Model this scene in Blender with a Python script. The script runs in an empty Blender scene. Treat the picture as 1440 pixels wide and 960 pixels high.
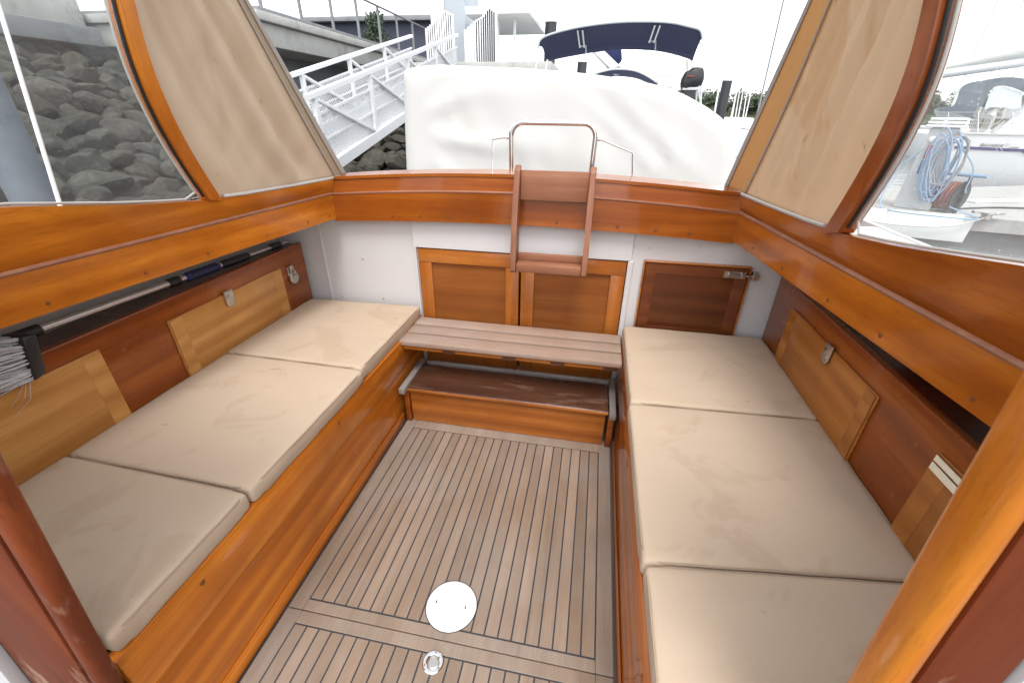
import bpy, bmesh, math, random
from mathutils import Vector, Matrix, noise
random.seed(7)
SC = bpy.context.scene
COL = SC.collection
V = Vector
R = math.radians

# ------------------------------------------------------------------ camera
YAW, PITCH, ROLL, EYE, FPX = R(-10.437), R(28.272), R(-0.682), 1.3, 600.0
cy, sy, cp, sp = math.cos(YAW), math.sin(YAW), math.cos(PITCH), math.sin(PITCH)
F_ = V((sy*cp, cy*cp, -sp)); R_ = V((cy, -sy, 0)); D_ = F_.cross(R_)
cr, sr = math.cos(ROLL), math.sin(ROLL)
RX = R_*cr + D_*sr
DX = -R_*sr + D_*cr
cam_d = bpy.data.cameras.new('camera')
cam = bpy.data.objects.new('camera', cam_d); COL.objects.link(cam)
m = Matrix((RX, -DX, -F_)).transposed().to_4x4(); m.translation = V((0, 0, EYE))
cam.matrix_world = m
cam_d.sensor_width = 36; cam_d.lens = 36*FPX/1440
cam_d.clip_start = .02; cam_d.clip_end = 3000
cam_d.dof.use_dof = True; cam_d.dof.focus_distance = 2.2; cam_d.dof.aperture_fstop = 9
SC.camera = cam

# sight-line surveying: where a sight line of the photograph meets a real plane
def ray(p): return RX*((p[0]-720)/FPX) + DX*((p[1]-480)/FPX) + F_
EYEP = V((0, 0, EYE))
def at(p, x=None, y=None, z=None, pl=None):
    v = ray(p)
    if x is not None: return EYEP + v*(x/v.x)
    if y is not None: return EYEP + v*(y/v.y)
    if z is not None: return EYEP + v*((z-EYE)/v.z)
    p0, n = pl
    return EYEP + v*((p0-EYEP).dot(n)/v.dot(n))
def px(p):
    q = p-EYEP; d = q.dot(F_)
    return (720+FPX*q.dot(RX)/d, 480+FPX*q.dot(DX)/d, d)

# ------------------------------------------------------------------ object helpers
WLOC = {}
def link(o, parent, world):
    COL.objects.link(o)
    o.parent = parent
    o.location = world - (WLOC[parent.name] if parent else V((0, 0, 0)))
    WLOC[o.name] = V(world)
    return o
def tag(o, label=None, cat=None, group=None, kind=None):
    if label: o['label'] = label
    if cat: o['category'] = cat
    if group: o['group'] = group
    if kind: o['kind'] = kind
    return o
def thing(name, loc, label, cat, group=None):
    o = bpy.data.objects.new(name, None); o.empty_display_size = .1
    link(o, None, V(loc)); return tag(o, label, cat, group)
def obj(name, bm, mat, parent=None, label=None, cat=None, group=None, kind=None, sharp=35, recalc=True):
    if recalc: bmesh.ops.recalc_face_normals(bm, faces=bm.faces[:])
    lo = V([min(v.co[i] for v in bm.verts) for i in range(3)]); hi = V([max(v.co[i] for v in bm.verts) for i in range(3)])
    c = (lo+hi)/2
    if parent is None: c.z = lo.z
    for v in bm.verts: v.co -= c
    me = bpy.data.meshes.new(name); bm.to_mesh(me); bm.free()
    for p in me.polygons: p.use_smooth = True
    me.set_sharp_from_angle(angle=R(sharp))
    for mm in (mat if isinstance(mat, (list, tuple)) else [mat]): me.materials.append(mm)
    o = bpy.data.objects.new(name, me)
    link(o, parent, c)
    return tag(o, label, cat, group, kind)
def obj_each(name, bm, mat, parent, **k):
    """every loose piece of bm becomes a part of its own"""
    bm.verts.ensure_lookup_table(); seen = set(); out = []
    for v0 in bm.verts:
        if v0 in seen: continue
        st_, isl = [v0], []
        seen.add(v0)
        while st_:
            v = st_.pop(); isl.append(v)
            for e in v.link_edges:
                o = e.other_vert(v)
                if o not in seen: seen.add(o); st_.append(o)
        nb = bmesh.new(); mp_ = {v: nb.verts.new(v.co) for v in isl}
        for f in {f for v in isl for f in v.link_faces}: nb.faces.new([mp_[v] for v in f.verts])
        out.append(obj(name, nb, mat, parent, **k))
    bm.free(); return out
def B(): return bmesh.new()
def hexa(bm, pts, bev=.003, seg=2):
    """eight corners: four of the bottom in order, four of the top in order"""
    v = [bm.verts.new(p) for p in pts]
    fs = [bm.faces.new([v[i] for i in f]) for f in ((3, 2, 1, 0), (4, 5, 6, 7), (0, 1, 5, 4), (1, 2, 6, 5), (2, 3, 7, 6), (3, 0, 4, 7))]
    if bev:
        es = list({e for f in fs for e in f.edges})
        bmesh.ops.bevel(bm, geom=es, offset=bev, segments=seg, affect='EDGES', profile=.5, clamp_overlap=True)
    return bm
def box(bm, lo, hi, bev=.003, seg=2):
    x0, y0, z0 = lo; x1, y1, z1 = hi
    return hexa(bm, [(x0, y0, z0), (x1, y0, z0), (x1, y1, z0), (x0, y1, z0), (x0, y0, z1), (x1, y0, z1), (x1, y1, z1), (x0, y1, z1)], bev, seg)
def beam(bm, a, b, w, h, up=(0, 0, 1), bev=.002):
    a, b = V(a), V(b); d = (b-a).normalized(); s = d.cross(V(up)).normalized()*w/2; u = s.cross(d).normalized()*h/2
    return hexa(bm, [a-s-u, a+s-u, b+s-u, b-s-u, a-s+u, a+s+u, b+s+u, b-s+u], bev, 1)
def prism(bm, pts, ext, bev=0):
    """outline of points pushed along ext"""
    ext = V(ext); n = len(pts)
    a = [bm.verts.new(V(p)) for p in pts]; b = [bm.verts.new(V(p)+ext) for p in pts]
    fs = [bm.faces.new(a), bm.faces.new(b[::-1])]
    for i in range(n): fs.append(bm.faces.new([a[i], b[i], b[(i+1) % n], a[(i+1) % n]]))
    if bev:
        es = list({e for f in fs for e in f.edges})
        bmesh.ops.bevel(bm, geom=es, offset=bev, segments=2, affect='EDGES', profile=.5, clamp_overlap=True)
    return bm
def tube(bm, path, r, seg=10, cap=True, closed=False):
    P = [V(p) for p in path]; n = len(P); rings = []
    prev = None
    for i in range(n):
        if closed: t = P[(i+1) % n]-P[i-1]
        else: t = (P[min(i+1, n-1)]-P[max(i-1, 0)])
        t = t.normalized()
        if prev is None:
            prev = t.orthogonal().normalized()
        prev = (prev - t*prev.dot(t)).normalized()
        q = t.cross(prev)
        rr = r[i] if isinstance(r, (list, tuple)) else r
        rings.append([bm.verts.new(P[i]+(prev*math.cos(2*math.pi*k/seg)+q*math.sin(2*math.pi*k/seg))*rr) for k in range(seg)])
    for i in range(n if closed else n-1):
        a, b = rings[i], rings[(i+1) % n]
        for k in range(seg): bm.faces.new([a[k], a[(k+1) % seg], b[(k+1) % seg], b[k]])
    if cap and not closed:
        bm.faces.new(rings[0][::-1]); bm.faces.new(rings[-1])
    return bm
def lathe(bm, c, prof, axis=(0, 0, 1), seg=32):
    """profile (radius, height) turned about axis through c"""
    ax = V(axis).normalized(); u = ax.orthogonal().normalized(); w = ax.cross(u); c = V(c); rings = []
    for r, h in prof:
        if r < 1e-6: rings.append([bm.verts.new(c+ax*h)])
        else: rings.append([bm.verts.new(c+ax*h+(u*math.cos(2*math.pi*k/seg)+w*math.sin(2*math.pi*k/seg))*r) for k in range(seg)])
    for a, b in zip(rings, rings[1:]):
        for k in range(seg):
            k2 = (k+1) % seg
            if len(a) == 1 and len(b) == 1: continue
            if len(a) == 1: bm.faces.new([a[0], b[k], b[k2]])
            elif len(b) == 1: bm.faces.new([a[k], a[k2], b[0]])
            else: bm.faces.new([a[k], a[k2], b[k2], b[k]])
    return bm
def strip(bm, A, Bp, ext):
    """solid ribbon between two matching polylines, thickened by ext"""
    ext = V(ext); n = len(A)
    a = [bm.verts.new(p) for p in A]; b = [bm.verts.new(p) for p in Bp]
    c = [bm.verts.new(V(p)+ext) for p in A]; d = [bm.verts.new(V(p)+ext) for p in Bp]
    for i in range(n-1):
        bm.faces.new([a[i], a[i+1], b[i+1], b[i]]); bm.faces.new([c[i], d[i], d[i+1], c[i+1]])
        bm.faces.new([a[i], c[i], c[i+1], a[i+1]]); bm.faces.new([b[i], b[i+1], d[i+1], d[i]])
    bm.faces.new([a[0], b[0], d[0], c[0]]); bm.faces.new([a[-1], c[-1], d[-1], b[-1]])
    return bm
def smoothpath(P, n=8):
    P = [V(p) for p in P]; out = []
    for i in range(len(P)-1):
        p0, p1, p2, p3 = P[max(i-1, 0)], P[i], P[i+1], P[min(i+2, len(P)-1)]
        for k in range(n):
            t = k/n
            out.append(.5*((2*p1)+(p2-p0)*t+(2*p0-5*p1+4*p2-p3)*t*t+(3*p1-p0-3*p2+p3)*t**3))
    return out+[P[-1]]
def copy_obj(src, world, parent=None, rot=None, scale=None):
    o = src.copy(); COL.objects.link(o); o.parent = parent
    o.location = world - (WLOC[parent.name] if parent else V((0, 0, 0))); WLOC[o.name] = V(world)
    if rot: o.rotation_euler = rot
    if scale: o.scale = scale
    return o

# ------------------------------------------------------------------ materials
class NT:
    def __init__(s, name):
        s.m = bpy.data.materials.new(name); s.m.use_nodes = True; s.t = s.m.node_tree; s.t.nodes.clear()
        s.out = s.n('OutputMaterial')
    def n(s, typ, **k):
        x = s.t.nodes.new('ShaderNode'+typ)
        for a, b in k.items():
            if a == 'ins':
                for i, val in b.items(): s.set(x, i, val)
            else: setattr(x, a, b)
        return x
    def set(s, node, i, val):
        sock = node.inputs[i]
        if hasattr(val, 'is_linked'): s.t.links.new(val, sock)
        else: sock.default_value = val
    def math(s, op, a, b=0., clamp=False):
        x = s.n('Math', operation=op, use_clamp=clamp); s.set(x, 0, a); s.set(x, 1, b); return x.outputs[0]
    def mix(s, f, a, b, blend='MIX'):
        x = s.n('Mix', data_type='RGBA', blend_type=blend); s.set(x, 0, f); s.set(x, 6, a); s.set(x, 7, b); return x.outputs[2]
    def ramp(s, f, stops):
        x = s.n('ValToRGB'); s.set(x, 0, f); e = x.color_ramp.elements
        while len(e) < len(stops): e.new(.5)
        for el, (p, c) in zip(e, stops): el.position = p; el.color = c if len(c) == 4 else (*c, 1)
        return x.outputs[0]
    def coords(s, scale=(1, 1, 1), rnd=True, rot=(0, 0, 0)):
        tc = s.n('TexCoord').outputs['Object']
        if rnd:
            oi = s.n('ObjectInfo').outputs['Random']
            mul = s.n('VectorMath', operation='SCALE'); s.set(mul, 0, (13.1, 7.7, 19.3)); s.t.links.new(oi, mul.inputs['Scale'])
            ad = s.n('VectorMath', operation='ADD'); s.set(ad, 0, tc); s.set(ad, 1, mul.outputs[0]); tc = ad.outputs[0]
        mp = s.n('Mapping'); s.set(mp, 0, tc); s.set(mp, 'Scale', scale); s.set(mp, 'Rotation', rot)
        return mp.outputs[0]
    def noise(s, vec, scale, detail=4, rough=.55, dist=0.):
        x = s.n('TexNoise'); s.set(x, 'Vector', vec); s.set(x, 'Scale', scale); s.set(x, 'Detail', detail); s.set(x, 'Roughness', rough); s.set(x, 'Distortion', dist)
        return x.outputs['Fac']
    def bump(s, h, strength=.2, dist=.002):
        x = s.n('Bump'); s.set(x, 'Height', h); s.set(x, 'Strength', strength); s.set(x, 'Distance', dist); return x.outputs[0]
    def bsdf(s, **k):
        x = s.n('BsdfPrincipled')
        for a, b in k.items(): s.set(x, a.replace('_', ' '), b)
        return x
    def done(s, sh):
        s.t.links.new(sh.outputs[0] if hasattr(sh, 'outputs') else sh, s.out.inputs[0]); return s.m
def c4(c): return (*c, 1)

def wood(name, dark, mid, light, axis='y', rough=.3, coat=.5, tone=1., island=False, figure=.5, worn=0., knots=False, spec=.25):
    t = NT(name)
    g = {'x': 0, 'y': 1, 'z': 2}[axis]
    def sc(a, b): v = [a]*3; v[g] = b; return tuple(v)
    base = t.coords((1, 1, 1)); plainc = t.coords((1, 1, 1), rnd=False)
    if island:
        ri = t.n('NewGeometry').outputs['Random Per Island']
        off = t.n('VectorMath', operation='SCALE'); t.set(off, 0, (9.3, 5.1, 3.7)); t.t.links.new(ri, off.inputs['Scale'])
        ad = t.n('VectorMath', operation='ADD'); t.set(ad, 0, base); t.set(ad, 1, off.outputs[0]); base = ad.outputs[0]
    def mp(s_):
        x = t.n('Mapping'); t.set(x, 0, base); t.set(x, 'Scale', s_); return x.outputs[0]
    broad = t.noise(mp(sc(11, .8)), 1., 4, .55, .5)
    wav = t.n('TexWave', wave_type='BANDS', bands_direction={'x': 'Z', 'y': 'Z', 'z': 'X'}[axis])
    t.set(wav, 'Vector', mp(sc(1, .13))); t.set(wav, 'Scale', 4.); t.set(wav, 'Distortion', 6.); t.set(wav, 'Detail', 1.5); t.set(wav, 'Detail Scale', .8)
    wide = t.noise(mp(sc(26, 1.6)), 1., 3, .6, .3)
    f = t.math('ADD', t.math('ADD', t.math('MULTIPLY', broad, .62), t.math('MULTIPLY', wide, .38)), t.math('MULTIPLY', t.math('SUBTRACT', wav.outputs['Fac'], .5), figure*.22))
    col = t.ramp(f, [(.3, [a*.75+b*.25 for a, b in zip(dark, mid)]), (.5, mid), (.7, light)])
    fine = t.noise(mp(sc(170, 3.2)), 1., 3, .65)
    col = t.mix(t.math('MULTIPLY', t.ramp(fine, [(.5, (0, 0, 0)), (.72, (1, 1, 1))]), .26), col, c4([a*.55 for a in dark]))
    pores = t.noise(mp(sc(480, 26)), 1., 1, .5)
    col = t.mix(t.math('MULTIPLY', t.ramp(pores, [(.62, (0, 0, 0)), (.7, (1, 1, 1))]), .2), col, c4([a*.45 for a in dark]))
    blotch = t.noise(base, 2.3, 3, .6)
    col = t.mix(t.ramp(blotch, [(.42, (0, 0, 0)), (.7, (.55,)*3)]), col, c4([a*.9 for a in dark]))
    if island:
        col = t.mix(t.math('MULTIPLY', t.math('SUBTRACT', ri, .35), .55, True), col, c4([a*.72 for a in mid]))
    if not coat and axis != 'z':      # bare teak: bleached and trodden patches running across the planks
        bl = t.ramp(t.noise(plainc, 2.6, 5, .62, .4), [(.40, (0, 0, 0)), (.66, (1, 1, 1))])
        col = t.mix(t.math('MULTIPLY', bl, .24), col, c4([a*1.12+.03 for a in (sum(light)/3,)*3]))
        dk = t.ramp(t.noise(plainc, 3.7, 5, .65, .3), [(.55, (0, 0, 0)), (.75, (1, 1, 1))])
        col = t.mix(t.math('MULTIPLY', dk, .35), col, c4([a*.62 for a in mid]))
    rg = rough
    if worn:
        w = t.ramp(t.noise(mp(sc(14, 3)), 1., 6, .7), [(.55, (0, 0, 0)), (.66, (1, 1, 1))])
        w = t.math('MULTIPLY', w, worn)
        col = t.mix(w, col, (.42, .27, .19, 1)); rg = t.math('ADD', t.math('MULTIPLY', w, .4), rough)
    smudge = t.noise(base, 11., 4, .6)
    rg2 = t.math('ADD', rg, t.math('MULTIPLY', t.math('SUBTRACT', smudge, .5), .25)) if coat else rg
    h = t.math('ADD', t.math('MULTIPLY', fine, .5), t.math('MULTIPLY', t.noise(base, 6., 2), 1.3 if coat else .3))
    nb = t.bump(h, .18, .003)
    return t.done(t.bsdf(Base_Color=col, Roughness=rg2, Normal=nb, Coat_Weight=coat*.7, Coat_Roughness=.06, Coat_Normal=t.bump(t.noise(base, 7., 2), .06, .003), Specular_IOR_Level=spec))

def plain(name, col, rough=.5, metal=0., coat=0., var=.12, scale=8., bump=.05, dirt=None, dirt_amt=.3, spec=.5):
    t = NT(name); c = t.coords()
    n = t.noise(c, scale, 5, .6)
    col_ = t.mix(n, c4([a*(1-var) for a in col]), c4([min(a*(1+var), .95) for a in col]))
    if dirt:
        d = t.ramp(t.noise(c, scale*.7, 6, .7, .5), [(.52, (0, 0, 0)), (.7, (1, 1, 1))])
        col_ = t.mix(t.math('MULTIPLY', d, dirt_amt), col_, c4(dirt))
    return t.done(t.bsdf(Base_Color=col_, Roughness=t.math('ADD', rough-.05, t.math('MULTIPLY', n, .1)), Metallic=metal, Coat_Weight=coat, Normal=t.bump(t.noise(c, scale*6, 3), bump, .003), Specular_IOR_Level=spec))

def fabric(name, col, stain, streak=1., transl=0., weave=700., stain_amt=.45, wr=.0):
    t = NT(name); c = t.coords()
    big = t.noise(c, 3.2, 4, .6)
    base = t.mix(big, c4([a*.92 for a in col]), c4([a*1.06 for a in col]))
    st = t.noise(t.coords((1, 1, streak)), 4.5, 5, .65, .6)
    base = t.mix(t.math('MULTIPLY', t.ramp(st, [(.56, (0, 0, 0)), (.61, (.7,)*3), (.8, (1, 1, 1))]), stain_amt*.55), base, c4(stain))
    sp_ = t.noise(t.coords((1, 2.2, 1)), 17., 2, .5, .4)
    base = t.mix(t.math('MULTIPLY', t.ramp(sp_, [(.72, (0, 0, 0)), (.78, (1, 1, 1))]), stain_amt*.8), base, c4([a*.75 for a in stain]))
    w1 = t.n('TexWave', wave_type='BANDS', bands_direction='X'); t.set(w1, 'Vector', c); t.set(w1, 'Scale', weave/6.28)
    w2 = t.n('TexWave', wave_type='BANDS', bands_direction='Y'); t.set(w2, 'Vector', c); t.set(w2, 'Scale', weave/6.28)
    wv = t.math('ADD', w1.outputs['Fac'], w2.outputs['Fac'])
    h = t.math('ADD', t.math('MULTIPLY', wv, .06), t.math('MULTIPLY', t.noise(c, 60., 3), .6))
    base = t.mix(t.math('MULTIPLY', t.noise(c, 260., 2), .22), base, c4([a*.8 for a in col]))
    nb = t.bump(h, .25, .002)
    b = t.bsdf(Base_Color=base, Roughness=.9, Normal=nb, Specular_IOR_Level=.15)
    if transl:
        tr = t.n('BsdfTranslucent'); t.set(tr, 0, base); t.set(tr, 'Normal', nb)
        mx = t.n('MixShader'); t.set(mx, 0, transl); t.t.links.new(b.outputs[0], mx.inputs[1]); t.t.links.new(tr.outputs[0], mx.inputs[2]); b = mx
    return t.done(b)

ORANGE = ((.27, .065, .007), (.52, .155, .014), (.70, .255, .026))
REDDISH = ((.15, .033, .010), (.29, .068, .014), (.40, .105, .020))
BROWN = ((.085, .022, .009), (.15, .042, .014), (.22, .066, .022))
HONEY = ((.36, .145, .034), (.53, .255, .068), (.66, .35, .115))
M = {}
M['rail_y'] = wood('varnished_rail_wood', *ORANGE, axis='y', rough=.22, coat=.6)  # left side only: its stronger light is put into the brighter colour
M['rail_x'] = wood('varnished_transom_wood', (.18, .040, .006), (.32, .082, .009), (.45, .14, .017), axis='x', rough=.22, coat=.6)
M['rail_z'] = wood('varnished_post_wood', *ORANGE, axis='z', rough=.25, coat=.5)
M['rail_dim'] = wood('varnished_dim_rail_wood', (.19, .042, .006), (.37, .096, .010), (.51, .16, .018), axis='y', rough=.2, coat=.6)  # right side copy of the rail wood, weaker light painted in as darker colour
M['red_z'] = wood('worn_red_post_wood', (.085, .016, .005), (.17, .034, .008), (.25, .06, .013), axis='z', rough=.55, coat=0., worn=.6, spec=.3)
M['brown_y'] = wood('locker_brown_wood', (.13, .027, .005), (.25, .060, .009), (.36, .105, .016), axis='y', rough=.3, coat=.35)
M['brown_x'] = wood('panel_brown_wood', (.18, .052, .010), (.27, .085, .017), (.34, .12, .026), axis='x', rough=.35, coat=.3)
M['dark_x'] = wood('step_dark_wood', (.040, .015, .009), (.075, .030, .017), (.13, .056, .030), axis='x', rough=.3, coat=.6, worn=.22)
M['honey_y'] = wood('hatch_honey_wood', *HONEY, axis='y', rough=.35, coat=.3, figure=.8)
M['honey_red'] = wood('hatch_amber_wood', (.24, .078, .014), (.37, .135, .025), (.47, .19, .042), axis='y', rough=.35, coat=.3, figure=.8)
M['stile_z'] = wood('door_stile_wood', (.26, .070, .012), (.42, .135, .022), (.52, .19, .035), axis='z', rough=.28, coat=.45, figure=.3)
M['stile_x'] = wood('door_rail_wood', (.26, .070, .012), (.40, .125, .02), (.5, .18, .032), axis='x', rough=.28, coat=.45, figure=.3)
M['step_x'] = wood('step_board_wood', (.20, .055, .010), (.34, .105, .018), (.45, .16, .03), axis='x', rough=.25, coat=.5, figure=1.2)
M['teak'] = wood('weathered_teak', (.17, .115, .078), (.255, .178, .124), (.315, .228, .168), axis='y', rough=.75, coat=0., island=True, figure=.25, spec=.25)
M['teak_x'] = wood('weathered_slat_teak', (.28, .185, .135), (.36, .25, .19), (.43, .315, .25), axis='x', rough=.7, coat=0., island=True, figure=.2, spec=.25)
M['teak_m'] = wood('weathered_teak_margin', (.18, .128, .092), (.25, .185, .138), (.31, .24, .185), axis='y', rough=.75, coat=0., figure=.2, spec=.25)
M['ladder'] = wood('worn_step_wood', (.18, .07, .036), (.27, .11, .062), (.35, .16, .095), axis='z', rough=.45, coat=.15, worn=.12)
M['ladder_x'] = wood('worn_tread_wood', (.19, .072, .036), (.28, .115, .062), (.36, .165, .095), axis='x', rough=.45, coat=.15, worn=.12)
M['grey_wood'] = wood('bare_grey_wood', (.14, .11, .10), (.22, .18, .165), (.30, .26, .24), axis='y', rough=.8, coat=0., spec=.2)
M['white'] = plain('white_gloss_paint', (.62, .615, .625), rough=.35, var=.03, scale=3, dirt=(.5, .45, .4), dirt_amt=.22)
M['lining'] = plain('grey_white_lining_paint', (.55, .55, .54), rough=.5, var=.05, scale=3, dirt=(.35, .33, .3), dirt_amt=.3)
M['caulk'] = plain('black_caulk', (.022, .026, .034), rough=.6, var=.2)
M['cush'] = fabric('beige_cushion_fabric', (.49, .385, .288), (.34, .235, .15), stain_amt=.55)
M['cush_seam'] = fabric('cushion_seam_fabric', (.36, .275, .20), (.30, .21, .14))
M['canvas'] = fabric('beige_canvas', (.68, .565, .44), (.50, .36, .23), transl=.45, weave=500, stain_amt=.5, streak=.3)
M['canvas_r'] = fabric('tan_stained_canvas', (.72, .575, .42), (.58, .38, .19), transl=.5, weave=500, stain_amt=1., streak=.22)
M['hem'] = fabric('yellowed_canvas', (.82, .53, .23), (.66, .38, .14), transl=.5, weave=500, stain_amt=.5)  # yellow stain, with the backlit glow put into a brighter colour
M['hem_l'] = fabric('tan_canvas', (.48, .38, .27), (.36, .24, .13), transl=.3, weave=500, stain_amt=.5)
M['tape'] = fabric('grey_tape', (.34, .31, .28), (.26, .22, .18), weave=900)
M['chrome'] = plain('polished_steel', (.72, .73, .74), rough=.12, metal=1., var=.04, bump=.01)
M['dull'] = plain('dull_nickel', (.52, .50, .47), rough=.32, metal=1., var=.15, bump=.05)
M['alu'] = plain('brushed_aluminium', (.62, .63, .65), rough=.3, metal=.9, var=.05)
M['plate'] = plain('white_plastic', (.80, .80, .79), rough=.3, var=.01, bump=.01)
M['cream'] = plain('cream_plastic', (.78, .74, .60), rough=.4, var=.03)
M['blackp'] = plain('black_plastic', (.018, .018, .02), rough=.4, var=.2)
M['rubber'] = plain('black_rubber', (.012, .012, .013), rough=.55)
M['seal'] = plain('pale_glazing_strip', (.42, .40, .37), rough=.4, var=.1)
M['navy'] = plain('navy_canvas', (.007, .013, .062), rough=.85, var=.25, scale=5, bump=.1)
M['navyp'] = plain('navy_foam', (.02, .035, .16), rough=.7, var=.2)
M['bristle'] = plain('grey_bristles', (.55, .55, .56), rough=.7, var=.25, scale=60)
M['red'] = plain('red_fabric', (.35, .02, .02), rough=.8)
M['screw'] = plain('wooden_plug', (.16, .05, .012), rough=.4)

def glass_mat(name, dirt, tint=(.97, .985, .98), drops=1., refl=.45):
    t = NT(name); c = t.coords(rnd=False)
    trn = t.n('BsdfTransparent'); t.set(trn, 0, c4(tint))
    gl = t.n('BsdfGlossy'); t.set(gl, 'Roughness', .02); t.set(gl, 0, (1, 1, 1, 1))
    fr = t.n('Fresnel'); t.set(fr, 0, 1.45)
    a = t.n('MixShader'); t.t.links.new(t.math('MULTIPLY', fr.outputs[0], refl), a.inputs[0]); t.t.links.new(trn.outputs[0], a.inputs[1]); t.t.links.new(gl.outputs[0], a.inputs[2])
    tr = t.n('BsdfTranslucent'); t.set(tr, 0, (.85, .87, .88, 1)); df = t.n('BsdfDiffuse'); t.set(df, 0, (.8, .82, .82, 1))
    d = t.n('MixShader'); t.set(d, 0, .5); t.t.links.new(tr.outputs[0], d.inputs[1]); t.t.links.new(df.outputs[0], d.inputs[2])
    v = t.n('TexVoronoi'); t.set(v, 'Vector', c); t.set(v, 'Scale', 75.)
    keep = t.ramp(t.noise(c, 9., 3, .6), [(.50, (0, 0, 0)), (.66, (1, 1, 1))])
    spots = t.math('MULTIPLY', t.ramp(v.outputs['Distance'], [(.10, (1, 1, 1)), (.17, (0, 0, 0))]), keep)
    smear = t.noise(t.coords((3, 3, 14), rnd=False), 1.5, 5, .65)
    fac = t.math('ADD', t.math('MULTIPLY', spots, .5*drops), t.math('MULTIPLY', t.ramp(smear, [(.25, (.55,)*3), (.75, (1.4, 1.4, 1.4))]), dirt), True)  # droplets and dirt film, plus hazy reflection painted in as a pale veil
    mx = t.n('MixShader'); t.t.links.new(fac, mx.inputs[0]); t.t.links.new(a.outputs[0], mx.inputs[1]); t.t.links.new(d.outputs[0], mx.inputs[2])
    return t.done(mx)
M['glass_clear'] = glass_mat('window_glass', .045, drops=.6)
M['glass_milky'] = glass_mat('milky_window_glass', .075, drops=1.2, refl=.12)  # milky pane: dirt and drops, with washed-out reflection put into the veil

# ------------------------------------------------------------------ world and light
w = bpy.data.worlds.new('World'); SC.world = w; w.use_nodes = True
nt = w.node_tree; bg = nt.nodes['Background']
sky = nt.nodes.new('ShaderNodeTexSky'); sky.sky_type = 'NISHITA'; sky.sun_disc = False
SUN_EL, SUN_AZ = 63., 168.       # azimuth measured from +y towards +x
sky.sun_elevation = R(SUN_EL); sky.sun_rotation = R(SUN_AZ); sky.air_density = 1.; sky.dust_density = 1.5; sky.ozone_density = 1.
hs = nt.nodes.new('ShaderNodeHueSaturation'); hs.inputs['Saturation'].default_value = .12
nt.links.new(sky.outputs[0], hs.inputs['Color']); nt.links.new(hs.outputs[0], bg.inputs[0]); bg.inputs[1].default_value = .15
sl = bpy.data.lights.new('sun', 'SUN'); sl.energy = .75; sl.angle = R(20); sl.color = (1, .96, .9)
so = bpy.data.objects.new('sun', sl); COL.objects.link(so)
sd = V((math.sin(R(SUN_AZ))*math.cos(R(SUN_EL)), math.cos(R(SUN_AZ))*math.cos(R(SUN_EL)), math.sin(R(SUN_EL))))
so.rotation_euler = sd.to_track_quat('Z', 'Y').to_euler(); so.location = (3, 3, 6)
vs = SC.view_settings; vs.view_transform = 'Standard'; vs.look = 'None'; vs.exposure = 1.52; vs.gamma = 1; vs.use_curve_mapping = False
SC.cycles.max_bounces = 8; SC.cycles.transparent_max_bounces = 16; SC.cycles.use_denoising = True

# ================================================================== THE BOAT WE STAND IN
C = -.305                                       # centreline
def X(s, off): return C + s*off
YB = 1.85                                       # bulkhead
boat = thing('wooden_boat', (C, .8, -.4), 'varnished wooden motor boat whose open aft cockpit fills the photo, white bulkhead and window sides', 'boat')
boat_part = lambda n, bm, mt, p=None, label=None, **k: obj(n, bm, mt, p or boat, label, **k)

# --- sole: two teak panels with dark caulking, margins
def sole_panel(y0, y1, ym0, ym1, xr=.427, name='sole_panel'):
    bm = B()
    # margin boards round the planked field
    box(bm, (X(-1, .474), y0, -.02), (X(-1, xr), y1, 0), .0015, 1)
    box(bm, (X(1, xr), y0, -.02), (X(1, .474), y1, 0), .0015, 1)
    box(bm, (X(-1, xr)+.0005, ym1, -.02), (X(1, xr)-.0005, y1, 0), .0015, 1)
    if ym0 > y0: box(bm, (X(-1, xr)+.0005, y0, -.02), (X(1, xr)-.0005, ym0, 0), .0015, 1)
    mo = boat_part(name, bm, M['teak_m'])
    bm = B(); n = 22; g = .0043; W = 2*xr; pw = (W-g*(n+1))/n
    for i in range(n):
        x0 = X(-1, xr)+g+i*(pw+g)
        box(bm, (x0, ym0+g, -.015), (x0+pw, ym1-g, -.0004), .0006, 1)
    obj('planking', bm, M['teak'], mo)
    bm = B(); box(bm, (X(-1, xr)+.0003, ym0+.0003, -.012), (X(1, xr)-.0003, ym1-.0003, -.0016), 0)
    obj('caulking', bm, M['caulk'], mo)
    return mo
aft_panel = sole_panel(.611, 1.53, .642, 1.456)
fore_panel = sole_panel(-.25, .608, -.2, .574)
aft_panel['label'] = 'aft teak sole panel with dark caulked planks and a white round plate'
fore_panel['label'] = 'near teak sole panel with dark caulked planks and a chrome socket'
bm = B(); box(bm, (X(-1, .52), -.3, -.05), (X(1, .52), YB, -.022), 0); boat_part('bilge_board', bm, M['grey_wood'])
# inspection plate and its slots
bm = B(); lathe(bm, (-.304, .705, 0), [(0, .005), (.060, .005), (.068, .0045), (.0745, .001), (.0745, -.004)], seg=64)
plate = boat_part('inspection_plate', bm, M['plate'], label='round white screw-in inspection plate in the teak sole')
bm = B(); tube(bm, [(-.304+.0758*math.cos(R(a)), .705+.0758*math.sin(R(a)), .0006) for a in range(0, 360, 6)], .0013, 6, closed=True); obj('gasket', bm, M['caulk'], plate)
bm = B()
for dx in (-.047, .043): box(bm, (-.304+dx-.002, .700, .0048), (-.304+dx+.002, .710, .0056), .0005, 1)
obj_each('slot', bm, M['caulk'], plate)
bm = B(); lathe(bm, (-.306, .552, 0), [(.0285, -.004), (.0285, .003), (.026, .005), (.019, .005), (.017, .003), (.016, -.012)], seg=40)
sock = boat_part('table_socket', bm, M['chrome'], label='chrome round table-leg socket in the near sole panel')
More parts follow.
